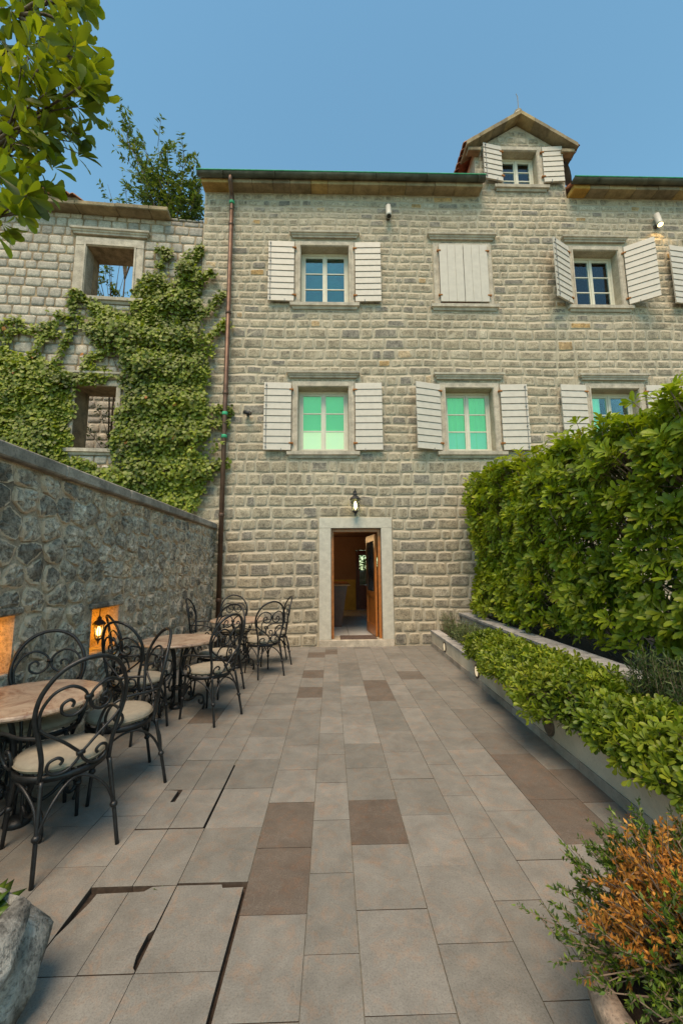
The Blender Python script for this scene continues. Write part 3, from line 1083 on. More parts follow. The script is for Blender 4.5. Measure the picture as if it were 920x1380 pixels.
hl = thing('hall_lamp', 'small round ceiling lamp lit inside the hall above the reception counter', 'lamp', (-.55, 12.4, 2.52))
MB().lathe([(.10, .095), (.12, .08), (.12, .03), (.11, .02)], 20).build('lamp_body', M['brown_pl'], hl, True, True)
MB().lathe([(.105, .019), (.10, .0), (.06, -.015), (.01, -.02)], 20).build('lamp_cover', M['lamp_warm'], hl, True, True)
L = bpy.data.lights.new('hall_lamp_light', 'POINT')
L.energy = 8
L.color = (1, .62, .28)
L.shadow_soft_size = .1
lo = bpy.data.objects.new('hall_lamp_light', L)
link(lo, hl, True)
lo.location = (0, 0, -.14)

desk = thing('reception_desk', 'reddish brown reception counter standing inside the open doorway', 'desk', (-.05, 11.2, .126))
MB().prism([(.30, 0), (.38, .55), (.45, .98), (-.45, .98), (-.45, 0)], 'y', -1.0, 1.2, .5).build('counter', M['darkwood'], desk, False, True)
MB().box(-.5, .52, -1.05, 1.25, .981, 1.02, .5, .006).build('counter_top', M['wood'], desk, False, True)
dm = MB().box(.18, .92, FY + .02, FY + .44, .1285, .146, .5, .005).build('door_mat', M['mat'])
tag(dm, 'dark bristle mat lying on the threshold of the open doorway', 'door mat')

# ---- eaves: stone slabs, gutter, roof
def eave(x0, x1):
    x = x0
    while x < x1 - .05:
        w = min(random.uniform(.38, .7), x1 - x)
        if x1 - x - w < .2:
            w = x1 - x
        j = random.uniform(-.006, .006)
        MB().box(x + .003, x + w - .003, FY - .25 + j, FY + .3, ZT + .002 + j * .3, ZT + .115, random.random(), .008).build('eaves_slab', M['cornice'], house)
        x += w
    # half round gutter
    gy, gz, gr_ = FY - .31, ZT + .165, .085
    n = 10
    v, f = [], []
    for xx in (x0 - .06, x1 + .03):
        for ra in (gr_, gr_ - .006):
            for i in range(n + 1):
                a = math.pi + math.pi * i / n
                v.append((xx, gy + ra * math.cos(a), gz + ra * math.sin(a)))
    k = n + 1
    for i in range(n):
        f += [(i, i + 1, 2 * k + i + 1, 2 * k + i), (k + i + 1, k + i, 3 * k + i, 3 * k + i + 1), (i + 1, i, k + i, k + i + 1), (2 * k + i, 2 * k + i + 1, 3 * k + i + 1, 3 * k + i)]
    f += [tuple(range(k))[::-1], tuple(range(2 * k, 3 * k))]
    gt = MB().add(v, f).build('gutter', M['gutter'], house, True)
    MB().tube([(x0 - .06, gy - gr_, gz + .004), (x1 + .03, gy - gr_, gz + .004)], .013, 8).build('gutter_rim', M['patina'], gt)
    xx = x0 + .5
    while xx < x1:
        MB().tube([(xx, gy + (gr_ + .005) * math.cos(math.pi + math.pi * i / 8), gz + (gr_ + .005) * math.sin(math.pi + math.pi * i / 8)) for i in range(9)], .008, 5).build('gutter_bracket', M['gutter'], gt)
        xx += 1.15


eave(XL - .02, 3.50)
eave(5.62, XR)
mb = MB()
tn = .47
for (a, b) in ((XL - .05, 3.43), (5.59, XR)):
    z0 = ZT + .12
    mb.add([(a, FY - .24, z0), (b, FY - .24, z0), (b, 12.4, z0 + (12.4 - FY + .24) * tn), (a, 12.4, z0 + (12.4 - FY + .24) * tn),
            (a, FY - .24, z0 + .05), (b, FY - .24, z0 + .05), (b, 12.4, z0 + .05 + (12.4 - FY + .24) * tn), (a, 12.4, z0 + .05 + (12.4 - FY + .24) * tn)],
           [(3, 2, 1, 0), (4, 5, 6, 7), (0, 1, 5, 4), (1, 2, 6, 5), (3, 0, 4, 7)])
zr = ZT + .17 + (12.4 - FY + .24) * tn
mb.add([(XL - .05, 12.4, zr), (XR, 12.4, zr), (XR, 16.5, ZT + .1), (XL - .05, 16.5, ZT + .1)], [(0, 1, 2, 3)])
mb.add([(3.43, 10.2, ZT + .12 + (10.2 - FY + .24) * tn), (5.59, 10.2, ZT + .12 + (10.2 - FY + .24) * tn), (5.59, 12.4, zr), (3.43, 12.4, zr)], [(0, 1, 2, 3)])
roof = mb.build('roof', M['tile'], house)
tb = MB()          # barrel tiles along the roof edge
for (a, b) in ((XL, 3.42), (5.62, XR)):
    x = a
    while x < b:
        pts = [(x + .09 + .085 * math.cos(math.pi * i / 5), .075 * math.sin(math.pi * i / 5)) for i in range(6)]
        z0 = ZT + .175
        v = [(p, FY - .27, z0 + q) for p, q in pts] + [(p, 12.3, z0 + q + (12.3 - FY + .27) * tn) for p, q in pts]
        tb.add(v, [(i, i + 1, 7 + i, 6 + i) for i in range(5)], random.random())
        x += .19
tag(tb.build('roof_tiles', M['tile'], roof), kind='stuff')

# ---- dormer: cheeks, stone verge, tiled roof
mb = MB()
mb.box(DX0 + .02, DX0 + .2, FY + .301, 11.6, ZT + .1, DZ + .02)
mb.box(DX1 - .2, DX1 - .02, FY + .301, 11.6, ZT + .1, DZ + .02)
dorm = mb.build('dormer', M['plaster'], house)
ax, az, hw = 4.51, GAP_Z + .05, 1.32
slope = (GAP_Z - DZ) / ((DX1 - DX0) / 2)
for sgn in (-1, 1):
    n = 4
    for i in range(n):
        d0, d1 = hw * i / n, hw * (i + 1) / n - .005
        z0, z1_ = az - d0 * slope, az - d1 * slope
        poly = [(ax + sgn * d0, z0), (ax + sgn * d1, z1_), (ax + sgn * d1, z1_ + .10), (ax + sgn * d0, z0 + .10)]
        MB().prism(poly if sgn > 0 else poly[::-1], 'y', FY - .24 + random.uniform(-.006, .006), FY + .26, random.random()).build('verge_slab', M['cornice'], dorm)
    ze = az - hw * slope
    MB().box(*sorted((ax + sgn * (hw - .05), ax + sgn * (hw - .36))), FY - .17, FY - .0005, ze - .07, ze + .02, .2, .01).build('kneeler', M['cornice'], dorm)
    rp = MB()
    poly = [(ax, az + .04), (ax + sgn * (hw - .04), az + .04 - (hw - .04) * slope), (ax + sgn * (hw - .04), az + .11 - (hw - .04) * slope), (ax, az + .11)]
    rp.prism(poly if sgn > 0 else poly[::-1], 'y', FY + .262, 12.2, .3)
    rp.build('dormer_roof', M['tile'], dorm)
    tb = MB()
    yy = FY - .2
    while yy < 12:
        pts = [(yy + .08 + .08 * math.cos(math.pi * i / 6), .06 * math.sin(math.pi * i / 6)) for i in range(7)]
        k = 5
        for q in range(k):
            da, db = hw * 1.03 * q / k, hw * 1.03 * (q + 1) / k + .02
            za, zb_ = az + .12 - da * slope, az + .10 - db * slope
            v = [(ax + sgn * da, p, za + s) for p, s in pts] + [(ax + sgn * db, p, zb_ + s + .015) for p, s in pts] + [(ax + sgn * db, p, zb_ + s * .6 - .01) for p, s in pts]
            tb.add(v, [(i, i + 1, 8 + i, 7 + i) for i in range(6)] + [(7 + i, 8 + i, 15 + i, 14 + i) for i in range(6)], random.random())
        yy += .17
    tag(tb.build('dormer_tiles', M['tile'], dorm), kind='stuff')
fin = MB()
fin.lathe([(.10, 0), (.11, .04), (.08, .09), (.09, .13), (.05, .17), (.01, .175)], 10, (ax, FY - .12, az + .06))
fin.build('finial', M['trim'], dorm)
ant = MB().tube([(ax + .02, FY - .12, az + .22), (ax + .02, FY - .12, az + .62)], .011, 6).tube([(ax + .02, FY - .12, az + .62), (ax - .01, FY - .12, az + .7)], .008, 6).build('lightning_rod', M['dish'])
tag(ant, 'thin metal rod standing on the peak of the gabled dormer', 'rod')

# ---- downpipe
dp = MB()
px, py = -2.22, FY - .12
dp.tube(spline([(px + .0, FY - .31, ZT + .09), (px, FY - .31, ZT - .02), (px, FY - .22, ZT - .14), (px, py, ZT - .28), (px, py, ZT - .6)], 5), .05, 10)
dp.tube([(px, py, ZT - .6), (px - .0, py, .0)], .05, 10)
dpo = dp.build('downpipe', M['copper'], house, True)
for zz, mt in ((9.2, 'copper'), (7.05, 'copper'), (5.2, 'copper'), (4.75, 'patina'), (4.25, 'patina'), (2.6, 'copper'), (.9, 'copper'), (9.75, 'patina')):
    MB().lathe([(.055, 0), (.06, .01), (.06, .06), (.055, .07)], 10, (px, py, zz)).build('pipe_collar', M[mt], dpo, True)
    MB().box(px - .012, px + .012, py + .05, FY + .01, zz + .02, zz + .05).build('pipe_bracket', M['copper'], dpo)

# ================================================================== lamps and fittings on the house
def lantern(name, label, cat, loc, s=1.0, rotz=0, bracket='up', glow='lamp_glass', watts=0, group=None):
    """six sided carriage lantern; origin at the middle of the glass"""
    t = thing(name, label, cat, loc, rotz, group)
    MB().lathe([(.045 * s, -.115 * s), (.075 * s, .075 * s)], 6).build('lamp_glass', M['lamp_pane'], t, False, True)
    MB().lathe([(.006 * s, -.09 * s), (.022 * s, -.07 * s), (.03 * s, -.03 * s), (.024 * s, .01 * s), (.01 * s, .05 * s)], 10).build('bulb', M[glow], t, True, True)
    cg = MB()
    for i in range(6):
        a = 2 * math.pi * i / 6
        cg.tube([(.047 * s * math.cos(a), .047 * s * math.sin(a), -.118 * s), (.078 * s * math.cos(a), .078 * s * math.sin(a), .078 * s)], .006 * s, 5)
    cg.lathe([(.052 * s, -.13 * s), (.056 * s, -.125 * s), (.052 * s, -.116 * s)], 6)
    cg.build('cage', M['black'], t, False, True)
    MB().lathe([(.094 * s, .078 * s), (.096 * s, .088 * s), (.06 * s, .13 * s), (.03 * s, .15 * s), (.034 * s, .17 * s), (.012 * s, .2 * s), (.004 * s, .215 * s)], 8).build('lamp_cap', M['black'], t, False, True)
    MB().lathe([(.045 * s, -.131 * s), (.03 * s, -.15 * s), (.012 * s, -.165 * s), (.014 * s, -.18 * s), (.003 * s, -.21 * s)], 8).build('finial', M['black'], t, False, True)
    return t


wl = lantern('wall_lantern', 'black glazed lantern lit on the wall above the doorway', 'lantern', (.50, FY - .16, 2.84), 1.2)
bk = MB()
bk.box(-.035, .035, .135, .159, .12, .30, .5, .004)
bk.tube(spline([(0, .14, .22), (0, .06, .31), (0, .0, .30), (0, 0, .25)], 5), .011, 6)
bk.build('bracket', M['black'], wl, False, True)

for (x, z, lit, lab) in ((1.34, 9.53, False, 'unlit cylindrical floodlight on the wall between the downpipe and the closed shutters'), (7.62, 9.42, True, 'lit cylindrical floodlight glowing warm on the wall above the half-open shutters')):
    t = thing('floodlight', lab, 'floodlight', (x, FY, z), 0, 'floodlights under the eaves')
    MB().box(-.04, .04, -.04, .0, -.03, .05, .5, .006).build('base', M['brown_pl'], t, False, True)
    MB().tube([(0, -.04, .0), (0, -.11, .0)], .018, 8).build('arm', M['brown_pl'], t, False, True)
    MB().tube([(0, -.16, -.06), (0, -.14, .0), (0, -.09, .26)], [.062, .062, .058], 14).build('housing', M['white_pl'], t, True, True)
    MB().tube([(0, -.1628, -.068), (0, -.1612, -.0625)], .052, 14).build('lens', M['lamp_warm'] if lit else M['black'], t, False, True)
    if lit:
        L = bpy.data.lights.new('floodlight_lamp', 'SPOT')
        L.energy = 5
        L.color = (1, .62, .22)
        L.spot_size = R(120)
        L.shadow_soft_size = .05
        lo = bpy.data.objects.new('floodlight_lamp', L)
        link(lo, t, True)
        lo.location = (0, -.172, -.09)
        lo.rotation_euler = (R(14), 0, 0)

t = thing('security_camera', 'small black bullet camera fixed to the bare wall beside the ivy', 'camera', (-1.76, FY, 4.80))
MB().tube([(0, 0, 0), (0, -.07, 0)], .03, 10).build('mount', M['black'], t, False, True)
MB().tube([(-.06, -.09, .035), (.08, -.16, -.03)], .042, 12).build('housing', M['black'], t, True, True)
MB().tube([(.081, -.1605, -.0305), (.092, -.166, -.0355)], .034, 12).build('lens_hood', M['brown_pl'], t, False, True)

t = thing('satellite_dish', 'grey satellite dish on an arm seen edge-on beside the dormer', 'satellite dish', (DX1 - .02, FY + .5, 10.93))
MB().tube([(0, 0, 0), (.16, -.04, .02), (.24, -.06, .16)], .02, 8).build('arm', M['dish'], t, False, True)
dsh = MB()
dv = []
for i in range(5):
    rr_ = .30 * i / 4
    for j in range(18):
        a = 2 * math.pi * j / 18
        dv.append((.10 - .10 * (i / 4) ** 2 * -1 - .1, rr_ * math.cos(a), rr_ * math.sin(a) * 1.05))
df = [(i * 18 + j, i * 18 + (j + 1) % 18, (i + 1) * 18 + (j + 1) % 18, (i + 1) * 18 + j) for i in range(4) for j in range(18)]
do = dsh.add(dv, df).build('dish', M['dish'], t, True, True)
do.location = (.25, -.06, .30)
do.rotation_euler = (R(0), R(-18), R(-25))

# ================================================================== the ruin on the left
RA = R(4.5)
ruin = thing('ruined_house', 'roofless ruined stone house with empty window openings and creeper on its front', 'ruin', (-2.885, 8.45, 0), RA)
RO = np.array((-2.885, 8.45, 0))


def rxf(p):
    c, s = math.cos(RA), math.sin(RA)
    return (RO[0] + c * p[0] - s * p[1], RO[1] + s * p[0] + c * p[1], p[2])


UO = (-2.46, -1.47, 7.40, 8.62)
LO = (-2.45, -1.64, 4.02, 5.38)
mb = MB()
wall_mesh(mb, -6.2, -.0, -.08, 9.40, 0, .55, [UO, LO])
rw = mb.build('wall', M['ruin_mortar'], ruin, False, True)
rblk = [(UO[0] - .25, UO[1] + .22, 7.38, 8.84), (UO[0] - .36, UO[1] + .32, 8.88, 9.04), (UO[0] - .3, UO[1] + .28, 7.26, 7.40),
        (LO[0] - .12, LO[1] + .12, 4.0, 5.5), (LO[0] - .3, LO[1] + .3, 3.88, 4.0)]
rects = ashlar(lambda z: -6.2, lambda z: 0.0, 2.0, 9.40, rblk, lambda z: crs.uniform(.185, .235), lambda z: crs.uniform(.2, .36))
lay_stones(rects, M['ruin'], ruin, .010, .010, True, rxf, lambda rc: random.uniform(0, .3) if (rc[0] > -1.0 and rc[2] > 9.0) else random.uniform(.2, 1))
# ragged top course at the right, beyond the cornice
x = -.72
while x < -.05:
    w = random.uniform(.12, .2)
    v, f, ed = stone_block(x, min(x + w, -.01), 9.40, 9.40 + random.uniform(.05, .11), .012, .02)
    v = [(p[0], p[1] if p[1] < .0 else .3, p[2]) for p in v]
    MB().add(v, f, random.uniform(0, .25)).build('stone', M['ruin'], ruin, True, True)
    x += w
# cornice slabs, tilted with age
x = -5.2
while x < -.74:
    w = min(random.uniform(.6, 1.0), -.72 - x)
    if -.72 - x - w < .25:
        w = -.72 - x
    o = MB().box(0, w - .006, -.27, .5, 0, .10, random.uniform(0, .6), .014).build('cornice_slab', M['cornice'], ruin, False, True)
    o.location = (x, random.uniform(-.01, .01), 9.402)
    x += w
# old tiles left on the ledge
for row in range(2):
    for i in range(8 - 2 * row):
        n = 6
        ln = .34
        pts = [(.075 * math.cos(math.pi * q / n), .06 * math.sin(math.pi * q / n)) for q in range(n + 1)]
        pin = [(.06 * math.cos(math.pi * q / n), .046 * math.sin(math.pi * q / n)) for q in range(n + 1)]
        v = [(a, 0, b) for a, b in pts] + [(a, 0, b) for a, b in pin] + [(a * .85, ln, b * .85 + .10) for a, b in pts]
        f = [(q, q + 1, 15 + q, 14 + q) for q in range(n)] + [(7 + q, 8 + q, q + 1, q) for q in range(n)]
        o = MB().add(v, f, random.random()).build('roof_tile', M['ruin_tile'], ruin, True, True)
        o.location = (-3.75 + i * .15 + random.uniform(-.015, .015), -.33 + row * .07, 9.60 + row * .10 - .03 * max(0, i - 5))
        o.rotation_euler = (0, random.uniform(-.12, .12) + .05 * i * .3, random.uniform(-.2, .2) - .25)
MB().box(-3.86, -2.62, -.24, .3, 9.5015, 9.598, .2, .02).build('tile_bed', M['ruin_mortar'], ruin, False, True)
# window surrounds
mb = MB()
mb.box(UO[0] - .24, UO[0], -.035, .3, 7.40, 8.62, .3, .01)
mb.box(UO[1], UO[1] + .21, -.035, .3, 7.40, 8.62, .6, .01)
mb.box(UO[0] - .24, UO[1] + .21, -.036, .3, 8.622, 8.83, .8, .01)
mb.box(UO[0] - .05, UO[0] - .012, -.055, -.03, 7.42, 8.66, .5, .004)
mb.box(UO[1] + .012, UO[1] + .05, -.055, -.03, 7.42, 8.66, .5, .004)
mb.box(UO[0] - .012, UO[1] + .012, -.056, -.03, 8.632, 8.66, .5, .004)
w1 = mb.build('window_opening', M['trim'], ruin, False, True)
moulding(MB(), UO[0] - .24, UO[1] + .21, [(d, z + 8.89) for d, z in CORN], 0).build('cornice', M['trim'], w1, False, True)
moulding(MB(), UO[0] - .2, UO[1] + .18, [(d, z + 7.262) for d, z in SILL], 0).build('sill', M['trim'], w1, False, True)
mb = MB()
mb.box(LO[0] - .1, LO[0], -.03, .3, 4.02, 5.38, .3, .01)
mb.box(LO[1], LO[1] + .1, -.03, .3, 4.02, 5.38, .3, .01)
mb.box(LO[0] - .12, LO[1] + .12, -.031, .3, 5.382, 5.50, .3, .01)
w2 = mb.build('window_opening', M['trim'], ruin, False, True)
moulding(MB(), LO[0] - .2, LO[1] + .2, [(d, z + 5.54) for d, z in CORN], 0).build('cornice', M['trim'], w2, False, True)
moulding(MB(), LO[0] - .2, LO[1] + .2, [(d, z + 3.882) for d, z in SILL], 0).build('sill', M['trim'], w2, False, True)
# rear and side walls of the roofless shell
mb = MB()
mb.box(-7.2, -.2, 4.0, 4.4, -.08, 9.3)
mb.box(-.5, -.02, .56, 3.99, -.08, 8.8)
mb.build('rear_wall', M['ruin'], ruin, False, True)
rects = ashlar(lambda z: -5.6, lambda z: -2.0, 3.0, 9.28, [], lambda z: crs.uniform(.2, .3), lambda z: crs.uniform(.25, .45))
rr_m = MB()
for rc in rects:
    v, f, ed = stone_block(*rc, .03, .03, 4.0)
    rr_m.add(v, f, random.random())
tag(rr_m.build('rear_wall_stones', M['ruin'], ruin, True, True), kind='stuff')

# ================================================================== rubble wall on the left of the yard
WX = -2.40
cwall = thing('courtyard_wall', 'tall rubble stone wall with stone coping and lit niches along the tables', 'wall', (WX - .25, 4.5, 0))
NB = (4.26, 4.78, .70, 1.15)
NA = (2.72, 3.24, .79, 1.21)
WY0, WY1, WZ = .6, FY - .002, 2.36
mb = MB()
tmp = MB()
wall_mesh(tmp, WY0, WY1, -.05, WZ, 0, .5, [(a, b, c, d) for a, b, c, d in (NA, NB)])
tmp.v = [(WX - p[1], p[0], p[2]) for p in tmp.v]
mb.v, mb.f, mb.r, mb.e = tmp.v, tmp.f, tmp.r, tmp.e
for (a, b, c, d) in (NA, NB):            # backs of the niches
    mb.add([(WX - .36, a - .05, c - .05), (WX - .36, b + .05, c - .05), (WX - .36, b + .05, d + .05), (WX - .36, a - .05, d + .05)], [(0, 1, 2, 3)], .5)
mb.build('wall_core', M['rubble_mortar'], cwall)


def clip(poly, p, n):
    out = []
    for i in range(len(poly)):
        a, b = poly[i], poly[(i + 1) % len(poly)]
        da, db = (a[0] - p[0]) * n[0] + (a[1] - p[1]) * n[1], (b[0] - p[0]) * n[0] + (b[1] - p[1]) * n[1]
        if da <= 0:
            out.append(a)
        if (da < 0 < db) or (db < 0 < da):
            t_ = da / (da - db)
            out.append((a[0] + t_ * (b[0] - a[0]), a[1] + t_ * (b[1] - a[1])))
    return out


rb = random.Random(21)
seeds = []
z = .10
while z < WZ - .01:
    h = rb.uniform(.14, .22)
    x = WY0 + rb.uniform(0, .2)
    while x < WY1:
        w = rb.uniform(.15, .36)
        seeds.append((x + w / 2, z + rb.uniform(-.055, .055)))
        x += w
    z += h
for (sy, sz) in seeds:
    if any(a - .01 < sy < b + .01 and c - .01 < sz < d + .01 for a, b, c, d in (NA, NB)):
        continue
    poly = [(WY0, 0), (WY1, 0), (WY1, WZ - .012), (WY0, WZ - .012)]
    for (ty, tz) in seeds:
        if (ty, tz) == (sy, sz) or abs(ty - sy) > .8 or abs(tz - sz) > .7:
            continue
        poly = clip(poly, ((sy + ty) / 2, (sz + tz) / 2), (ty - sy, tz - sz))
    for (a, b, c, d) in (NA, NB):
        if a - .4 < sy < b + .4 and c - .4 < sz < d + .4:
            dy = a - sy if sy < a else (sy - b if sy > b else -1)
            dz = c - sz if sz < c else (sz - d if sz > d else -1)
            if dy >= dz:
                poly = clip(poly, ((a - .01) if sy < a else (b + .01), 0), (1, 0) if sy < a else (-1, 0))
            else:
                poly = clip(poly, (0, (c - .01) if sz < c else (d + .01)), (0, 1) if sz < c else (0, -1))
    if len(poly) < 3:
        continue
    cy, cz = sum(p[0] for p in poly) / len(poly), sum(p[1] for p in poly) / len(poly)
    # even out to 12 outline points, shrink for the joint
    L = [math.dist(poly[i], poly[(i + 1) % len(poly)]) for i in range(len(poly))]
    tot = sum(L)
    if tot < .3:
        continue
    ring = []
    N_ = 14
    for k in range(N_):
        d = tot * k / N_
        i = 0
        while d > L[i] and i < len(L) - 1:
            d -= L[i]
            i += 1
        t_ = d / L[i]
        a, b = poly[i], poly[(i + 1) % len(poly)]
        ring.append((a[0] + (b[0] - a[0]) * t_, a[1] + (b[1] - a[1]) * t_))
    sm = []
    for k in range(N_):
        a, b, c_ = ring[k - 1], ring[k], ring[(k + 1) % N_]
        sm.append(((a[0] + 5 * b[0] + c_[0]) / 7, (a[1] + 5 * b[1] + c_[1]) / 7))
    v = []
    prot = rb.uniform(.012, .035)
    gx, gz = rb.uniform(-.12, .12), rb.uniform(-.12, .12)
    shr = rb.uniform(.92, .99)
    for (sc_, dep) in ((shr, -.012), (shr * .93, prot * .55), (shr * .55, prot * 1.05)):
        for p in sm:
            jx = rb.uniform(-.009, .009)
            ly, lz = (p[0] - cy) * sc_ + jx, (p[1] - cz) * sc_ + rb.uniform(-.009, .009)
            v.append((dep + (rb.uniform(-.012, .014) + gx * ly + gz * lz if dep > 0 else 0), ly, lz))
    v.append((prot * 1.05 + rb.uniform(-.01, .02), 0, 0))
    f = []
    for s in (0, N_):
        f += [(s + k, s + (k + 1) % N_, s + N_ + (k + 1) % N_, s + N_ + k) for k in range(N_)]
    f += [(2 * N_ + k, 2 * N_ + (k + 1) % N_, 3 * N_) for k in range(N_)]
    far = (cy - 2.5) / 6
    rr_ = rb.uniform(0, .75) if rb.random() < .8 else rb.uniform(.7, 1)
    rr_ = min(1, rr_ * .8 + .22 * far)
    o = MB().add(v, f, rr_, [1.0] * N_ + [.55] * N_ + [0.0] * (N_ + 1)).build('stone', M['rubble'], cwall)
    o.location = (WX, cy, cz)
# coping
yy = WY0
while yy < WY1 - .01:
    w = min(rb.uniform(.9, 1.4), WY1 - yy)
    if WY1 - yy - w < .5:
        w = WY1 - yy
    MB().box(WX - .56, WX + .075 + rb.uniform(-.006, .006), yy + .003, yy + w - .003, WZ, WZ + .11, rb.random(), .012).build('coping_slab', M['cap'], cwall)
    yy += w
# rough stone lintels over the niches
for (a, b, c, d) in (NA, NB):
    MB().box(WX - .34, WX + .035, a - .06, b + .06, d + .002, d + .062, .25, .016).build('niche_lintel', M['rubble'], cwall)
    MB().box(WX - .34, WX + .02, a - .02, b + .02, c - .03, c + .004, .4, .01).build('niche_sill', M['rubble'], cwall)

for i, (a, b, c, d) in enumerate((NA, NB)):
    lab = ('black hanging lantern lit in the wall niche behind the table by the rock trough', 'black hanging lantern lit in the wall niche farther along towards the house')[i]
    yl = a + (.30 if i == 0 else .31)
    ln = lantern('niche_lantern', lab, 'lantern', (WX - .09, yl, c + .21), .72, 0, 'up', 'lamp_warm', 0, 'lanterns in the wall niches')
    MB().tube([(0, 0, .15), (0, 0, d - c - .21 - .0)], .006, 6).build('hanger', M['black'], ln, False, True)
    L = bpy.data.lights.new('niche_lamp', 'POINT')
    L.energy = 2.2
    L.color = (1.0, .40, .0)
    L.shadow_soft_size = .06
    lo = bpy.data.objects.new('niche_lamp', L)
    link(lo, ln, True)
    lo.location = (-.12, -.03, -.02)

# ================================================================== foliage tools
def nrmz(a):
    return a / np.maximum(np.linalg.norm(a, axis=-1, keepdims=True), 1e-9)


LEAF = {}
# obovate leaf with folded midrib and drooping tip: length 1 along y
LEAF['obovate'] = (np.array([(0, 0, 0), (0, .36, .015), (0, .7, -.01), (0, 1, -.09), (-.11, .34, .045), (-.235, .68, .05), (-.17, .9, -.02), (.11, .34, .045), (.235, .68, .05), (.17, .9, -.02)]),
                   [(0, 1, 4), (1, 2, 5, 4), (2, 3, 6, 5), (0, 7, 1), (1, 7, 8, 2), (2, 8, 9, 3)])
LEAF['lance'] = (np.array([(0, 0, 0), (0, .5, .0), (0, 1, -.12), (-.17, .45, .05), (.17, .45, .05)]), [(0, 1, 3), (1, 2, 3), (0, 4, 1), (1, 4, 2)])
LEAF['ivy'] = (np.array([(0, 0, 0), (0, .55, .02), (0, 1, -.14), (-.42, .30, -.05), (-.3, .72, -.06), (.42, .30, -.05), (.3, .72, -.06)]), [(0, 1, 4, 3), (1, 2, 4), (0, 5, 6, 1), (1, 6, 2)])
LEAF['needle'] = (np.array([(-.07, 0, 0), (.07, 0, 0), (.05, .6, .03), (0, 1, 0), (-.05, .6, .03)]), [(0, 1, 2, 4), (4, 2, 3)])


def leaf_frames(D, Nn):
    Y = nrmz(D)
    Z = nrmz(Nn - Y * np.sum(Nn * Y, 1, keepdims=True))
    X = np.cross(Y, Z)
    return X, Y, Z


def foliage(parent, mat, P, D, Nn, size, rnd, kind='obovate', singles=0, name='foliage', local=False, wid=1.0):
    T, F = LEAF[kind]
    X, Y, Z = leaf_frames(D, Nn)
    idx = np.arange(len(P))
    if singles:
        sc = apparent(P, size)
        top = np.argsort(-sc)[:singles]
        top = top[sc[top] > 0]
        variants = []
        for q in range(8):
            mb = MB().add([tuple(t) for t in T], F, (q + .5) / 8)
            variants.append(mb.mesh('leaf', mat, True))
        for i in top:
            o = bpy.data.objects.new('leaf', variants[min(7, int(rnd[i] * 8))])
            link(o, parent, local)
            s = float(size[i])
            o.matrix_basis = Matrix(((X[i][0] * s * wid, Y[i][0] * s, Z[i][0] * s, P[i][0]), (X[i][1] * s * wid, Y[i][1] * s, Z[i][1] * s, P[i][1]), (X[i][2] * s * wid, Y[i][2] * s, Z[i][2] * s, P[i][2]), (0, 0, 0, 1)))
        idx = np.setdiff1d(idx, top)
    P, X, Y, Z, size, rnd = P[idx], X[idx], Y[idx], Z[idx], size[idx], rnd[idx]
    k, n = len(T), len(P)
    V = P[:, None, :] + size[:, None, None] * (T[None, :, 0:1] * wid * X[:, None, :] + T[None, :, 1:2] * Y[:, None, :] + T[None, :, 2:3] * Z[:, None, :])
    V = V.reshape(-1, 3)
    off = (np.arange(n) * k)[:, None]
    loops, starts, tot = [], [], []
    base = np.concatenate([np.array(f) for f in F])
    lens = np.array([len(f) for f in F])
    allv = (base[None, :] + off).reshape(-1)
    ltot = np.tile(lens, n)
    lst = np.concatenate(([0], np.cumsum(ltot)[:-1]))
    me = bpy.data.meshes.new(name)
    me.vertices.add(len(V))
    me.vertices.foreach_set("co", V.astype(np.float32).ravel())
    me.loops.add(len(allv))
    me.loops.foreach_set("vertex_index", allv.astype(np.int32))
    me.polygons.add(len(ltot))
    me.polygons.foreach_set("loop_start", lst.astype(np.int32))
    me.polygons.foreach_set("loop_total", ltot.astype(np.int32))
    me.polygons.foreach_set("use_smooth", np.ones(len(ltot), bool))
    me.update(calc_edges=True)
    a = me.attributes.new("rnd", 'FLOAT', 'POINT')
    a.data.foreach_set("value", np.repeat(rnd, k).astype(np.float32))
    me.materials.append(mat)
    o = link(bpy.data.objects.new(name, me), parent, local)
    tag(o, kind='stuff')
    return o


def rosettes(P, A, n, size, tilt=(35, 85), rj=.2, base=None):
    """turn tip positions and axes into leaf arrays"""
    m_ = len(P)
    A = nrmz(A)
    ref = np.where(np.abs(A[:, 2:3]) < .9, np.array([[0, 0, 1.]]), np.array([[1., 0, 0]]))
    B = nrmz(np.cross(A, ref))
    Cc = np.cross(A, B)
    k = n
    ph = RNG.random((m_, 1)) * 6.28 + np.arange(k)[None, :] * 2.4
    tl = np.radians(RNG.uniform(tilt[0], tilt[1], (m_, k)))
    perp = np.cos(ph)[..., None] * B[:, None] + np.sin(ph)[..., None] * Cc[:, None]
    D = np.cos(tl)[..., None] * A[:, None] + np.sin(tl)[..., None] * perp
    Nn = np.sin(tl)[..., None] * A[:, None] - np.cos(tl)[..., None] * perp + RNG.normal(0, .15, (m_, k, 3))
    s = size * RNG.uniform(.7, 1.15, (m_, k))
    PP = P[:, None] + D * .008 - A[:, None] * RNG.uniform(0, .03, (m_, k, 1))
    br = base if base is not None else RNG.random(m_)
    rnd = np.clip(br[:, None] + RNG.normal(0, rj, (m_, k)), 0, 1)
    return PP.reshape(-1, 3), D.reshape(-1, 3), Nn.reshape(-1, 3), s.reshape(-1), rnd.reshape(-1)


def lump(P, f, seed):
    """cheap smooth 3D noise"""
    r = np.random.default_rng(seed)
    out = np.zeros(len(P))
    for i in range(6):
        k = r.normal(0, f, 3)
        out += np.sin(P @ k + r.uniform(0, 6.28)) / 6 * 1.8
    return out


# ================================================================== planters on the right
def px_(yv):                          # the planter front runs slightly off square
    return 1.87 + .022 * (yv - 2.6)


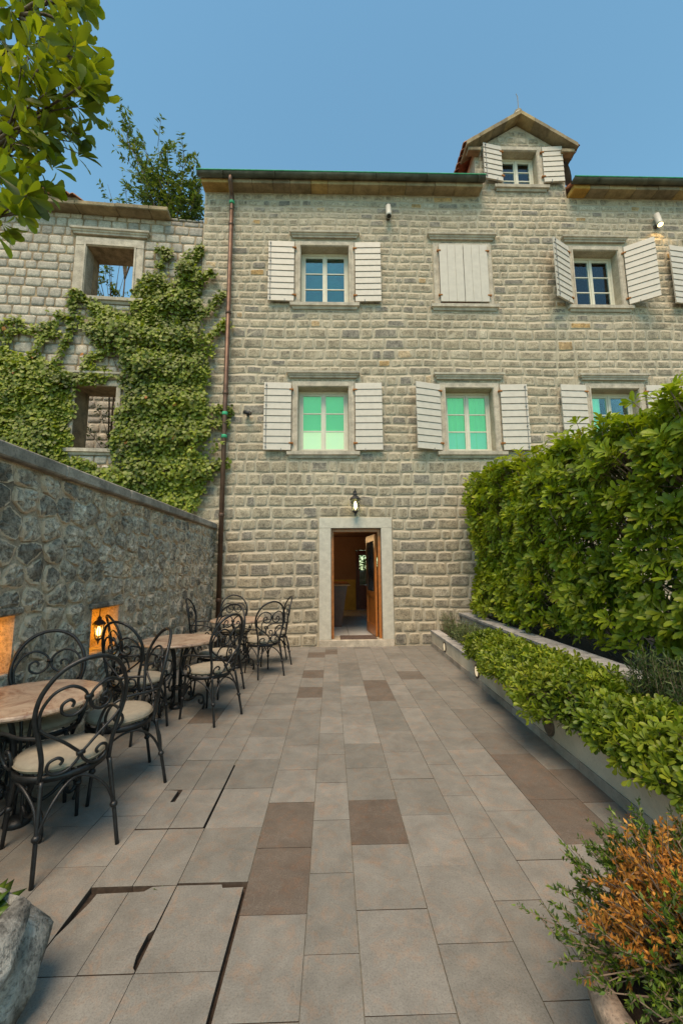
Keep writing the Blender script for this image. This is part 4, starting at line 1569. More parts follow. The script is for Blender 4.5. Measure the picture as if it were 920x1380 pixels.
PY0, PY1 = .2, FY - .002
pl = thing('lower_planter', 'low rendered planter wall with stone plinth along the paved yard', 'planter', (2.2, 4.5, 0))


def strip(mb, off0, off1, z0, z1, r=.5, ya=PY0, yb=PY1, bev=0):
    v = []
    for yv in (ya, yb):
        x = px_(yv)
        v += [(x + off0, yv, z0), (x + off1, yv, z0), (x + off1, yv, z1), (x + off0, yv, z1)]
    return mb.add(v, [(3, 2, 1, 0), (4, 5, 6, 7), (0, 1, 5, 4), (1, 2, 6, 5), (2, 3, 7, 6), (3, 0, 4, 7)], r)


strip(MB(), .012, .14, -.03, .27).build('planter_wall', M['render'], pl)
yy = PY0
while yy < PY1 - .05:
    w = min(.62, PY1 - yy)
    strip(MB(), 0, .0115, -.02, .075, random.random(), yy + .002, yy + w - .002).build('plinth_slab', M['plinth'], pl)
    strip(MB(), -.004, .17, .2705, .30, random.random(), yy + .002, yy + w - .002).build('coping_slab', M['pcap'], pl)
    yy += w
strip(MB(), .141, .62, .0, .24).build('soil', M['soil'], pl)
up_ = thing('upper_planter', 'raised planter wall with pale coping under the tall hedge', 'planter', (2.9, 4.5, 0))
strip(MB(), .63, .80, -.03, .60).build('planter_wall', M['render'], up_)
yy = PY0
while yy < PY1 - .05:
    w = min(.9, PY1 - yy)
    strip(MB(), .58, .84, .6005, .635, random.random(), yy + .002, yy + w - .002).build('coping_slab', M['pcap'], up_)
    strip(MB(), .60, .629, .565, .5995, random.random(), yy + .002, yy + w - .002).build('coping_moulding', M['pcap'], up_)
    yy += w
strip(MB(), .801, 3.2, 0, .57).build('soil', M['soil'], up_)

# round step lights in the low wall
for (yv, zz, lit, lab) in ((7.35, .165, True, 'lit oval step light in the planter wall nearest the house'), (5.65, .165, True, 'lit oval step light half under the low hedge foliage'), (3.75, .17, False, 'unlit round brown bulkhead light in the planter wall below the hedge')):
    t = thing('step_light', lab, 'wall light', (px_(yv) + .012, yv, zz), 0, 'step lights in the low planter wall')
    pr = []
    ring = [(-.006, .075 * math.cos(a), .075 * math.sin(a)) for a in [2 * math.pi * i / 20 for i in range(20)]]
    MB().tube(ring, .014, 8, True).build('bezel', M['brown_pl'], t, True, True)
    MB().tube([(-.0005, 0, 0), (-.014, 0, 0)], .068, 20).build('lens', M['lamp_dim'] if lit else M['brown_pl'], t, False, True)
    if not lit:
        MB().box(-.026, -.0145, -.07, .07, -.012, .03, .5, .004).build('hood', M['brown_pl'], t, False, True)

# ---- tall hedge
hedge = thing('tall_hedge', 'tall clipped evergreen hedge with glossy leaf rosettes rising from the raised planter', 'hedge', (3.4, 4.6, .57))
HX, HZ0, HZ1, HY0, HY1 = 2.80, .72, 3.20, 1.2, 8.05


def HTOP(yv):
    return 2.92 + .058 * (yv - 3)


def hedge_pts():
    Ps, As, Bs = [], [], []

    def put(P, A, depth, n_):
        d = RNG.exponential(.11, n_) - .05
        bulge = .11 * lump(P, 2.6, 3) + .05 * lump(P, 7, 4)
        P = P + A * (bulge - np.minimum(d, .55))[:, None]
        A2 = A * 1.0 + np.array((0, 0, .5)) + RNG.normal(0, .33, P.shape)
        Ps.append(P)
        As.append(A2)
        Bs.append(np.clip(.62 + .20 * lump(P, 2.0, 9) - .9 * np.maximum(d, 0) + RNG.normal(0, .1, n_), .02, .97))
    n = 2700                                           # face to the yard
    yv = HY0 + (HY1 - HY0) * RNG.random(n) ** 1.0
    P = np.c_[np.full(n, HX), yv, HZ0 + RNG.random(n) * (HTOP(yv) - HZ0)]
    P[:, 0] += .10 * (P[:, 2] > HTOP(yv) - .25)
    put(P, np.tile((-1., 0, 0), (n, 1)), .1, n)
    n = 1500                                           # top
    P = np.c_[RNG.uniform(HX, HX + 1.5, n), RNG.uniform(HY0, HY1, n), 2.95 + .055 * (np.linspace(0, 1, n) * 0)]
    P[:, 2] = HTOP(P[:, 1])
    put(P, np.tile((0, 0, 1.), (n, 1)), .1, n)
    n = 600                                            # end towards the house
    P = np.c_[RNG.uniform(HX, HX + 1.4, n), np.full(n, HY1), RNG.uniform(HZ0, HZ1, n)]
    put(P, np.tile((0, 1., 0), (n, 1)), .1, n)
    n = 700
    P = np.c_[RNG.uniform(HX, HX + 1.4, n), np.full(n, HY0), RNG.uniform(HZ0, HZ1, n)]
    put(P, np.tile((0, -1., 0), (n, 1)), .1, n)
    # loose shoots above the clipped top
    n = 260
    P = np.c_[RNG.uniform(HX - .05, HX + .9, n), RNG.uniform(HY0, HY1, n), RNG.exponential(.06, n) + .04]
    P[:, 2] += HTOP(P[:, 1])
    Ps.append(P)
    As.append(np.tile((-.2, 0, 1.), (n, 1)) + RNG.normal(0, .3, (n, 3)))
    Bs.append(np.clip(RNG.normal(.75, .12, n), 0, .97))
    return np.vstack(Ps), np.vstack(As), np.concatenate(Bs)


P, A, Bv = hedge_pts()
keep = ~((lump(P, 5.5, 15) < -.62) & (RNG.random(len(P)) < .75))
P, A, Bv = P[keep], A[keep], Bv[keep]
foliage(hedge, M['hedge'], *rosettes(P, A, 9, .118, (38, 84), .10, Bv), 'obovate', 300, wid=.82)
tw = MB()
for i in range(0, len(P), 2):
    q = Vector(P[i])
    a = Vector(nrmz(A[i:i + 1])[0])
    base = q - a * random.uniform(.12, .3) + Vector((random.uniform(.05, .25), random.uniform(-.08, .08), -random.uniform(.05, .2)))
    tw.tube([base, (base + q) / 2 + Vector((random.uniform(-.02, .02), random.uniform(-.02, .02), 0)), q], [.006, .005, .003], 4, r=random.random())
tag(tw.build('twigs', M['twig'], hedge), kind='stuff')
for i in range(16):
    yv = HY0 + .2 + i * .43 + random.uniform(-.1, .1)
    xx = 3.3 + random.uniform(-.2, .2)
    pts = [(xx, yv, .5), (xx - .05, yv + .05, 1.1), (xx - .15 + random.uniform(-.1, .1), yv + random.uniform(-.15, .15), 1.9), (xx - .3, yv + random.uniform(-.25, .25), 2.7)]
    MB().tube(spline(pts, 4), [.03 - .0016 * k for k in range(13)], 6).build('stem', M['bark'], hedge, True)
for (a, b, c_) in (((3.0, 2.75, 1.9), (2.86, 2.95, 2.5), (2.78, 3.1, 2.95)), ((2.95, 3.2, 2.2), (2.82, 3.5, 2.5), (2.75, 3.7, 2.62)), ((3.0, 2.4, 2.6), (2.85, 2.7, 2.8), (2.78, 2.85, 2.9)), ((3.0, 3.6, 1.5), (2.85, 3.8, 1.9), (2.76, 3.9, 2.2)), ((3.0, 2.9, 1.1), (2.84, 3.1, 1.3), (2.76, 3.2, 1.6))):
    MB().tube(spline([a, b, c_], 5), [.014 - .0009 * k for k in range(11)], 6).build('stem', M['twig'], hedge, True)
# deep inner leaves keep the hedge dense
n = 9000
P = np.c_[RNG.uniform(HX + .25, HX + 1.2, n), RNG.uniform(HY0 + .2, HY1 - .2, n), RNG.uniform(HZ0, HZ1 - .45, n)]
D = RNG.normal(0, 1, (n, 3))
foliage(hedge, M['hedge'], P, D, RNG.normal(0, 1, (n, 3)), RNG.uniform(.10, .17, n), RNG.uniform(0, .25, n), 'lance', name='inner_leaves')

# ---- low hedge in the front planter
low = thing('low_hedge', 'low spreading evergreen hedge spilling over the front planter wall', 'hedge', (2.2, 4.0, .24))
Ps, As, Bs = [], [], []
n = 3700
yv = RNG.uniform(.9, 6.1, n)
th = RNG.uniform(-.35, math.pi * .92, n)                      # round the cross-section, from under the overhang over the top
cx = np.array([px_(q) for q in yv]) + .22
rx = .34 + .06 * np.sin(yv * 2.1) + .05 * np.sin(yv * 5.3 + 1)
rz = .22 + .035 * np.sin(yv * 3.1 + 2) + .03 * np.sin(yv * 7.7)
fade = np.clip((6.2 - yv) / .5, .35, 1)
d = np.clip(1.12 - RNG.exponential(.2, n) + .07 * RNG.normal(0, 1, n), .3, 1.3)
dirx, dirz = -np.cos(th), np.sin(th)
P = np.c_[cx + dirx * rx * d * fade, yv, .40 + dirz * rz * d * fade + .02]
A = np.c_[dirx, RNG.normal(0, .3, n), dirz + .35] + RNG.normal(0, .55, (n, 3))
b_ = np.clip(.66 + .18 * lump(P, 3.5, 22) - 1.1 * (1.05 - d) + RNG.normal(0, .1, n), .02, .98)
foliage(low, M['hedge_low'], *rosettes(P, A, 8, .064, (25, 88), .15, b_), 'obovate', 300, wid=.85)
tw = MB()
for i in range(0, n, 3):
    q = Vector(P[i])
    b0 = Vector((cx[i] + random.uniform(-.1, .1), yv[i] + random.uniform(-.1, .1), .26))
    tw.tube([b0, (b0 + q) / 2 + Vector((0, 0, .03)), q], [.006, .005, .002], 4, r=random.random())
tag(tw.build('twigs', M['twig'], low), kind='stuff')


# ---- lavender at the far end, dark rosemary at the near end
def tufted(name, label, cat, loc, ext, n, ln, mat, seed, up_bias=1.0, group=None):
    t = thing(name, label, cat, loc, 0, group)
    r = np.random.default_rng(seed)
    st = MB()
    Pn, Dn, Sn, Rn = [], [], [], []
    for i in range(n):
        b = np.array((r.uniform(-1, 1) * ext[0] * .4, r.uniform(-1, 1) * ext[1] * .9, 0))
        tip = np.array((b[0] * 2 + r.normal(0, .05), b[1] + r.normal(0, .07), ext[2] * r.uniform(.5, 1.05)))
        mid = (b + tip) / 2 + r.normal(0, .015, 3)
        st.tube([b, mid, tip], [.003, .0025, .0015], 4, r=r.random())
        for s in np.linspace(.2, 1, 42):
            p = b + (mid - b) * 2 * s if s < .5 else mid + (tip - mid) * (2 * s - 1)
            dd = nrmz((tip - b)[None])[0] * up_bias + r.normal(0, .7, 3)
            Pn.append(p)
            Dn.append(dd)
            Sn.append(ln * r.uniform(.6, 1.2))
            Rn.append(r.random())
    tag(st.build('stems', M['twig'], t, False, True), kind='stuff')
    Dn = np.array(Dn)
    foliage(t, mat, np.array(Pn), Dn, r.normal(0, 1, Dn.shape), np.array(Sn), np.array(Rn), 'needle', local=True, wid=1.3)
    return t


tufted('lavender_bush', 'wispy lavender clump in the front planter close to the house', 'plant', (px_(7.1) + .28, 7.05, .24), (.24, .62, .36), 170, .05, M['lavender'], 5)
tufted('lavender_bush', 'sparse dried lavender tuft against the house wall at the planter end', 'plant', (px_(8.1) + .25, 8.05, .24), (.16, .24, .42), 35, .035, M['lavender'], 6)
tufted('rosemary_bush', 'dark needle-leaved shrub between the low hedge and the raised planter wall', 'shrub', (2.40, 3.0, .24), (.16, .26, .66), 170, .055, M['dark_needle'], 8)

# ================================================================== creeper on the ruin
def in_poly(Pt, poly):
    poly = np.array(poly)
    x, z = Pt[:, 0], Pt[:, 1]
    inside = np.zeros(len(Pt), bool)
    dist = np.full(len(Pt), 9.)
    for i in range(len(poly)):
        a, b = poly[i], poly[(i + 1) % len(poly)]
        cond = ((a[1] > z) != (b[1] > z)) & (x < (b[0] - a[0]) * (z - a[1]) / (b[1] - a[1] + 1e-12) + a[0])
        inside ^= cond
        ab = b - a
        t_ = np.clip(((Pt - a) @ ab) / (ab @ ab), 0, 1)
        dist = np.minimum(dist, np.linalg.norm(Pt - a - t_[:, None] * ab, axis=1))
    return np.where(inside, dist, -dist)


def ivy(label, poly, n, seed, bulge, vines):
    t = thing('creeper', label, 'creeper', (RO[0] + (poly[0][0]) * math.cos(RA), RO[1] + poly[0][0] * math.sin(RA) - .1, 2.2))
    poly = [(-u, z) for u, z in poly]
    r = np.random.default_rng(seed)
    xs, zs = [p[0] for p in poly], [p[1] for p in poly]
    Q = np.c_[r.uniform(min(xs) - .3, max(xs) + .3, n * 2), r.uniform(min(zs) - .3, max(zs) + .3, n * 2)]
    sd_ = in_poly(Q, poly)
    q3 = np.c_[Q[:, 0], np.zeros(len(Q)), Q[:, 1]]
    edge = sd_ + .16 * lump(q3, 5, seed) + .10 * lump(q3, 13, seed + 1)
    keep = edge > r.uniform(-.02, .10, len(Q))
    for (a, b, c, d) in (UO, LO):
        hole = (Q[:, 0] > a + .06) & (Q[:, 0] < b - .03) & (Q[:, 1] > c + .03) & (Q[:, 1] < d + .02)
        keep &= ~hole
    dens = np.clip(.55 + .6 * lump(q3, 4, seed + 2) + edge * 1.6, .12, 1)
    keep &= r.random(len(Q)) < dens
    Q, edge, q3 = Q[keep], edge[keep], q3[keep]
    th = np.clip(edge, 0, .6) / .6 * bulge * (1 + .8 * lump(q3, 3.2, seed + 3))
    yv = -.04 - np.maximum(th, .0) * r.uniform(.15, 1, len(Q)) - r.uniform(0, .03, len(Q))
    yv = np.where(Q[:, 0] > -.02, yv - .10 - .08 * np.maximum(Q[:, 0], 0), yv)
    # strands reaching out over the bare stones
    add = []
    vm = MB()
    for v_ in vines:
        pp = spline([(-u, -.05 - (.10 if u < .02 else 0), z) for u, z in v_], 10)
        vm.tube(pp, .008, 5)
        for p in pp:
            for k in range(9):
                add.append((p.x + r.normal(0, .05), p.y - abs(r.normal(0, .035)), p.z + r.normal(0, .05)))
    L3 = np.c_[Q[:, 0], yv, Q[:, 1]]
    if add:
        L3 = np.vstack((L3, np.array(add)))
    m_ = len(L3)
    c, s = math.cos(RA), math.sin(RA)
    Wp = np.c_[RO[0] + c * L3[:, 0] - s * L3[:, 1], RO[1] + s * L3[:, 0] + c * L3[:, 1], L3[:, 2]]
    D = np.c_[r.normal(0, .6, m_), r.normal(-.35, .3, m_), r.normal(-.75, .45, m_)]
    Nn = np.c_[r.normal(.05, .35, m_), np.full(m_, -1.), r.normal(.45, .4, m_)]
    sz = r.uniform(.055, .105, m_)
    rn = np.clip(.5 + .2 * lump(Wp, 3, seed + 5) + r.normal(0, .17, m_), 0, .95)
    rn = np.where(r.random(m_) < .0022, r.uniform(.985, 1, m_), rn)
    foliage(t, M['ivy'], Wp, D, Nn, sz, rn, 'ivy')
    for i in range(26):
        u = r.uniform(min(xs) + .3, max(xs) - .3)
        z = r.uniform(2.4, 4)
        pts = []
        for k in range(7):
            if in_poly(np.array([[u, z]]), poly)[0] < .05 and k > 0:
                break
            if any(a - .03 < u < b + .03 and c_ - .03 < z < d_ + .03 for a, b, c_, d_ in (UO, LO)):
                break
            pts.append((u, -.045 - (.14 if u > -.02 else 0), z))
            u += r.normal(0, .16)
            z += r.uniform(.35, .7)
        if len(pts) > 2:
            vm.tube(spline(pts, 4), .009, 5)
    vm.v = [(RO[0] + c * p[0] - s * p[1], RO[1] + s * p[0] + c * p[1], p[2]) for p in vm.v]
    tag(vm.build('vine_stems', M['twig'], t), kind='stuff')


ivy('dense green creeper climbing the ruin right beside the copper downpipe',
    [(2.4, 7.30), (2.05, 7.30), (1.60, 7.25), (1.44, 7.97), (1.2, 8.1), (.95, 8.3), (.62, 8.1), (.5, 8.4), (.2, 8.35), (.12, 7.9), (.02, 7.6), (-.15, 7.0), (-.30, 6.6), (-.34, 6.18), (-.48, 5.2), (-.48, 4.2), (-.45, 3.5), (-.30, 3.1), (-.1, 2.72), (.2, 2.2), (2.2, 2.2), (2.0, 3.2), (1.62, 3.8), (1.56, 4.11), (1.55, 5.3), (1.75, 5.6), (2.0, 6.1), (2.3, 6.7)], 17000, 31, .30,
    [[(.3, 8.2), (.12, 8.5), (.02, 8.75)], [(.9, 8.2), (.7, 8.55), (.95, 8.62)], [(-.1, 7.0), (-.35, 7.35), (-.55, 7.6)], [(-.25, 6.5), (-.5, 6.8), (-.62, 6.85)], [(.1, 7.6), (-.1, 7.95), (-.25, 8.05)], [(2.2, 7.2), (2.5, 7.4), (2.62, 7.45)],
     [(-.45, 4.9), (-.62, 4.92), (-.72, 4.88)], [(-.45, 4.6), (-.7, 4.62)], [(-.45, 3.7), (-.68, 3.75)], [(.45, 7.4), (.35, 8.0), (.30, 8.6)], [(2.1, 6.4), (2.5, 6.9), (2.66, 7.35)]])
ivy('yellow-green creeper on the ruin, beyond its lower window from the downpipe',
    [(4.6, 6.1), (4.1, 6.05), (3.7, 6.0), (3.2, 5.95), (2.85, 5.75), (2.3, 5.72), (1.75, 5.6), (1.7, 5.42), (2.30, 5.40), (2.40, 4.7), (2.40, 3.9), (1.9, 3.7), (1.8, 3.3), (2.2, 2.2), (4.6, 2.2)], 15000, 47, .20,
    [[(3.9, 6.0), (3.75, 6.5), (3.3, 6.55), (2.95, 6.75)], [(3.3, 5.9), (3.15, 6.4), (2.9, 6.5)], [(2.9, 5.7), (2.7, 6.3), (2.6, 6.75), (2.9, 6.95)], [(2.3, 5.6), (2.2, 6.0), (1.9, 6.1)], [(4.2, 6.1), (4.0, 6.6), (3.6, 6.75)]])


# ================================================================== trees
def sapling(name, label, base, fork, tips, leaf, nl, seed, mat, trunk_r=.05, group=None, sub=5, kind='lance'):
    t = thing(name, label, 'tree', base, 0, group)
    r = np.random.default_rng(seed)
    B = Vector(base)
    tr = MB()
    tr.tube(spline([B, B.lerp(Vector(fork), .4) + Vector((r.normal(0, .08), r.normal(0, .08), 0)), fork], 6), [trunk_r * (1 - .04 * k) for k in range(13)], 8)
    Pn, Dn = [], []
    for tip in tips:
        F, T = Vector(fork), Vector(tip)
        mid = F.lerp(T, .45) + Vector((0, 0, .12 * (T - F).length))
        pp = spline([F, mid, T], 8)
        tr.tube(pp, [trunk_r * .5 * (1 - .052 * k) for k in range(17)], 5)
        for k in range(sub):
            i = int(r.integers(5, 17))
            s0 = pp[i]
            dd = (pp[min(i + 1, 16)] - pp[i - 1]).normalized()
            d2 = Vector(r.normal(0, 1, 3))
            d2 = (dd * .9 + d2.normalized() * .75 + Vector((0, 0, .15))).normalized()
            ln = (T - F).length * r.uniform(.10, .22)
            e = s0 + d2 * ln
            tr.tube([s0, s0.lerp(e, .5) + Vector((0, 0, .03)), e], [trunk_r * .16, trunk_r * .12, trunk_r * .06], 4)
            for q in range(nl):
                f_ = r.uniform(.2, 1.05)
                p = s0.lerp(e, f_)
                Pn.append(tuple(p + Vector(r.normal(0, .02, 3))))
                sd2 = d2.cross(Vector((0, 0, 1))).normalized() * (1 if q % 2 else -1)
                Dn.append(tuple(d2 * .5 + sd2 * 1.0 + Vector((0, 0, -.25)) + Vector(r.normal(0, .25, 3))))
    tr.build('trunk', M['bark'], t, True)
    Pn, Dn = np.array(Pn), np.array(Dn)
    n_ = len(Pn)
    foliage(t, mat, Pn, Dn, np.tile((0, 0, 1.), (n_, 1)) + r.normal(0, .5, (n_, 3)), leaf * r.uniform(.6, 1.2, n_), r.random(n_), kind, name='crown')
    return t


r_ = np.random.default_rng(3)
TY = 10.3
s_ = TY / 11.2
tip_big = [(-6.45, 15.7), (-6.2, 15.1), (-5.8, 15.2), (-5.3, 15.0), (-5.0, 14.6), (-4.5, 14.8), (-4.3, 14.2), (-4.0, 13.9), (-3.95, 13.4), (-4.5, 13.6), (-5.0, 13.9), (-5.6, 14.2), (-6.0, 14.4), (-5.2, 13.2), (-4.4, 12.9), (-4.2, 12.2), (-5.9, 13.5), (-4.0, 13.0), (-5.4, 14.5), (-4.8, 14.2)]
tip_big = [(x * s_, TY + r_.normal(0, .18), EYE + (z - EYE) * s_ - .45) for x, z in tip_big]
sapling('sapling_tree', 'slender leafy tree rising behind the ruin next to the roof corner', (-4.25, TY, 0), (-4.35, TY, 9.6), tip_big, .15, 26, 4, M['sapling'], .055, 'self-sown trees inside the ruin', 11)
tip_s = [(-7.0, 13.6), (-6.8, 13.2), (-6.5, 13.7), (-6.2, 13.0), (-6.0, 12.6), (-6.9, 12.8), (-5.9, 12.3), (-5.6, 12.5)]
tip_s = [(x * s_, TY + .3 + r_.normal(0, .25), EYE + (z - EYE) * s_) for x, z in tip_s]
sapling('sapling_tree', 'short leafy sapling peeping over the ruin cornice', (-5.7, TY + .3, 0), (-5.75, TY + .3, 9.6), tip_s, .15, 16, 5, M['sapling'], .035, 'self-sown trees inside the ruin', 4)
tip_w = [(-6.9, 10.6), (-6.6, 10.2), (-6.3, 10.5), (-6.0, 10.7), (-6.2, 9.9), (-6.7, 9.7), (-5.9, 10.1), (-6.45, 10.9)]
tip_w = [(x * s_, TY - .3 + r_.normal(0, .2), EYE + (z - EYE) * s_) for x, z in tip_w]
sapling('sapling_tree', 'thin sapling seen through the empty upper window of the ruin', (-5.6, TY - .3, 0), (-5.7, TY - .3, 7.6), tip_w, .14, 14, 6, M['sapling'], .03, 'self-sown trees inside the ruin', 4)
tip_l = [(-5.2, 9.9, 5.6), (-5.6, 9.7, 5.3), (-4.9, 9.8, 5.2), (-5.0, 9.9, 4.8), (-5.5, 9.8, 4.6), (-4.7, 9.7, 4.6), (-5.3, 9.6, 5.0), (-5.9, 9.8, 4.9), (-5.0, 9.6, 4.4)]
sapling('sapling_tree', 'dark shrubby sapling seen through the lower window of the ruin', (-5.2, 9.8, 0), (-5.2, 9.8, 3.6), tip_l, .12, 12, 7, M['sapling'], .03, 'self-sown trees inside the ruin', 5)

# overhanging broad-leaved tree beyond the rubble wall
oh = thing('overhanging_tree', 'broad-leaved evergreen tree beyond the rubble wall with branches hanging overhead', 'tree', (-3.6, 1.2, 0))
tips = [(-1.91, 2.1, 4.85), (-1.87, 2.28, 5.08), (-1.44, 1.96, 4.58), (-1.61, 2.28, 4.79), (-1.37, 2.02, 4.31), (-1.6, 2.07, 4.54), (-1.91, 2.23, 4.77), (-1.87, 2.06, 4.32), (-1.65, 2.12, 4.25), (-1.63, 1.91, 3.89), (-1.63, 2.2, 4.22), (-1.67, 2.12, 4.01), (-1.76, 2.03, 3.84), (-2.01, 2.21, 4.31), (-1.77, 2.02, 3.67), (-1.69, 2.08, 3.64), (-1.65, 1.95, 3.4), (-1.81, 2.06, 3.38), (-1.64, 1.98, 4.26), (-1.48, 2.0, 4.2), (-1.97, 2.2, 5.15), (-1.58, 2.01, 4.85), (-1.51, 2.09, 4.96), (-2.16, 2.29, 4.97), (-1.5, 2.29, 4.58), (-2.13, 2.19, 4.59), (-2.0, 2.12, 3.98), (-1.99, 2.01, 4.65), (-1.63, 1.96, 4.09)]
tb = MB()
tb.tube(spline([(-3.6, 1.2, 0), (-3.55, 1.25, 1.6), (-3.4, 1.4, 3.0), (-3.1, 1.6, 4.0)], 6), [.13 - .003 * k for k in range(19)], 10)
limbs = [((-3.1, 1.6, 4.0), (-2.5, 1.9, 4.6), (-1.9, 2.1, 4.9)), ((-3.2, 1.5, 3.7), (-2.6, 1.8, 3.7), (-2.0, 2.05, 3.75)), ((-3.1, 1.6, 4.0), (-2.7, 1.8, 4.9), (-2.0, 2.0, 5.3)), ((-3.4, 1.4, 3.0), (-2.6, 1.8, 3.1), (-2.0, 2.05, 3.3))]
lp = []
for L3 in limbs:
    pp = spline(L3, 8)
    lp += pp
    tb.tube(pp, [.05 - .0024 * k for k in range(17)], 7)
Ps, As = [], []
r_ = np.random.default_rng(14)
for tp in tips:
    T = Vector(tp)
    b0 = min(lp, key=lambda q: (q - T).length + (0 if q.x < T.x - .05 else .5))
    mid = b0.lerp(T, .5) + Vector((0, 0, .06))
    pp = spline([b0, mid, T], 6)
    tb.tube(pp, [.012 - .0006 * k for k in range(13)], 5)
    ax_ = (T - mid).normalized()
    Ps.append(tuple(T))
    As.append(tuple(ax_))
    for k in range(4):
        q = T + Vector(r_.normal(0, .085, 3))
        tb.tube([pp[8], q], [.005, .003], 4)
        Ps.append(tuple(q))
        As.append(tuple(ax_ + Vector((.1, 0, -.1)) + Vector(r_.normal(0, .5, 3))))
tb.build('trunk', M['bark'], oh, True)
Ps, As = np.array(Ps), np.array(As)
bs = np.clip(r_.normal(.55, .2, len(Ps)), 0, 1)
foliage(oh, M['overhang'], *rosettes(Ps, As, 7, .12, (20, 95), .14, bs), 'obovate', 300, name='crown', wid=.95)

# ================================================================== pot with half-dried bush
pot = thing('stone_pot', 'round reddish stone pot holding the half-dried bush', 'pot', (1.16, 1.30, 0))
M['potstone'] = stone_mat('pot_stone', [(0, (.27, .20, .15)), (1, (.33, .26, .2))], scale=14, fine=80, var=(.6, 1.2), pit=.35)
MB().lathe([(.27, .0), (.33, .05), (.385, .2), (.40, .27), (.405, .30), (.385, .315), (.34, .315), (.33, .29), (.32, .24)], 40).build('pot_body', M['potstone'], pot, True, True)
MB().lathe([(.1, .241), (.325, .245), (.2, .262), (.01, .27)], 24).build('soil', M['soil'], pot, True, True)
bush = thing('potted_bush', 'small-leaved bush with orange dried sprays and green shoots in the stone pot', 'shrub', (1.20, 1.34, .262))
r_ = np.random.default_rng(77)
st = MB()
G = [[], [], [], []]
Dd = [[], [], [], []]
for i in range(420):
    az_ = r_.uniform(0, 6.283)
    el = r_.uniform(.22, 1.35)
    d0 = np.array((math.cos(az_) * math.cos(el), math.sin(az_) * math.cos(el), math.sin(el)))
    L = r_.uniform(.24, .40)
    b0 = np.array((math.cos(az_), math.sin(az_), 0)) * r_.uniform(0, .12)
    tip = b0 + d0 * L + np.array((-.03, .04, .0))
    mid = (b0 + tip) / 2 + np.array((0, 0, .05)) + r_.normal(0, .02, 3)
    st.tube([b0, mid, tip], [.006, .004, .0015], 4, r=r_.random())
    # dry sector: crown and the side facing the yard's middle
    zone = lump(tip[None] * 1.0, 6.5, 5)[0] + (.12 if (tip[2] > .16 and tip[0] > -.14) else -.35)
    dry = zone > .02
    for k in range(5):
        f_ = r_.uniform(.45, 1.0)
        s0 = b0 + (mid - b0) * 2 * f_ if f_ < .5 else mid + (tip - mid) * (2 * f_ - 1)
        d2 = nrmz((d0 + r_.normal(0, .55, 3))[None])[0]
        e0 = s0 + d2 * r_.uniform(.04, .10)
        st.tube([s0, e0], [.0022, .0012], 3, r=r_.random())
        for q in range(24):
            p = s0 + (e0 - s0) * r_.uniform(.1, 1.1)
            G[int(dry)].append(p)
            Dd[int(dry)].append(d2 * .8 + r_.normal(0, .6, 3))
tag(st.build('stems', M['twig'], bush, False, True), kind='stuff')
for k, (mt, nm) in enumerate((('bush', 'green_leaves'), ('bush_dry', 'dried_leaves'))):
    Pn, Dn = np.array(G[k]), np.array(Dd[k])
    foliage(bush, M[mt], Pn, Dn, r_.normal(0, 1, Dn.shape), r_.uniform(.014, .024, len(Pn)), r_.random(len(Pn)), 'lance', name=nm, local=True, wid=1.1)

# ================================================================== rough stone trough with succulents
tr = thing('stone_trough', 'rough hewn grey rock trough at the edge of the paving', 'trough', (-1.45, 1.58, 0))
M['rock'] = stone_mat('rough_rock', [(0, (.26, .25, .22)), (1, (.34, .33, .30))], scale=10, fine=60, var=(.35, 1.35), pit=.5, bs=1.0)
prof = [(.24, -.002), (.29, .04), (.33, .10), (.355, .17), (.35, .22), (.33, .27), (.32, .32), (.30, .36), (.265, .365), (.25, .33), (.24, .26)]
n_ = 72
vv, ff = [], []
r_ = np.random.default_rng(9)
for i, (ra, z) in enumerate(prof):
    for j in range(n_):
        a = 2 * math.pi * j / n_
        p0 = np.array([[math.cos(a) * ra, math.sin(a) * ra, z]])
        d = .07 * lump(p0, 8, 41)[0] - .05 * abs(lump(p0, 14, 42)[0]) + .022 * abs(lump(p0, 34, 44)[0]) + .01 * lump(p0, 70, 45)[0]
        k = 1 + d / max(ra, .1)
        vv.append((math.cos(a) * ra * k, math.sin(a) * ra * k * 1.1, max(z + (.035 * lump(p0, 8, 43)[0] if i > 2 else 0), -.002)))
ff = [(i * n_ + j, i * n_ + (j + 1) % n_, (i + 1) * n_ + (j + 1) % n_, (i + 1) * n_ + j) for i in range(len(prof) - 1) for j in range(n_)]
MB().add(vv, ff).build('rock_body', M['rock'], tr, True, True)
MB().lathe([(.05, .22), (.275, .285), (.1, .30), (.01, .303)], 20).build('soil', M['soil'], tr, True, True)
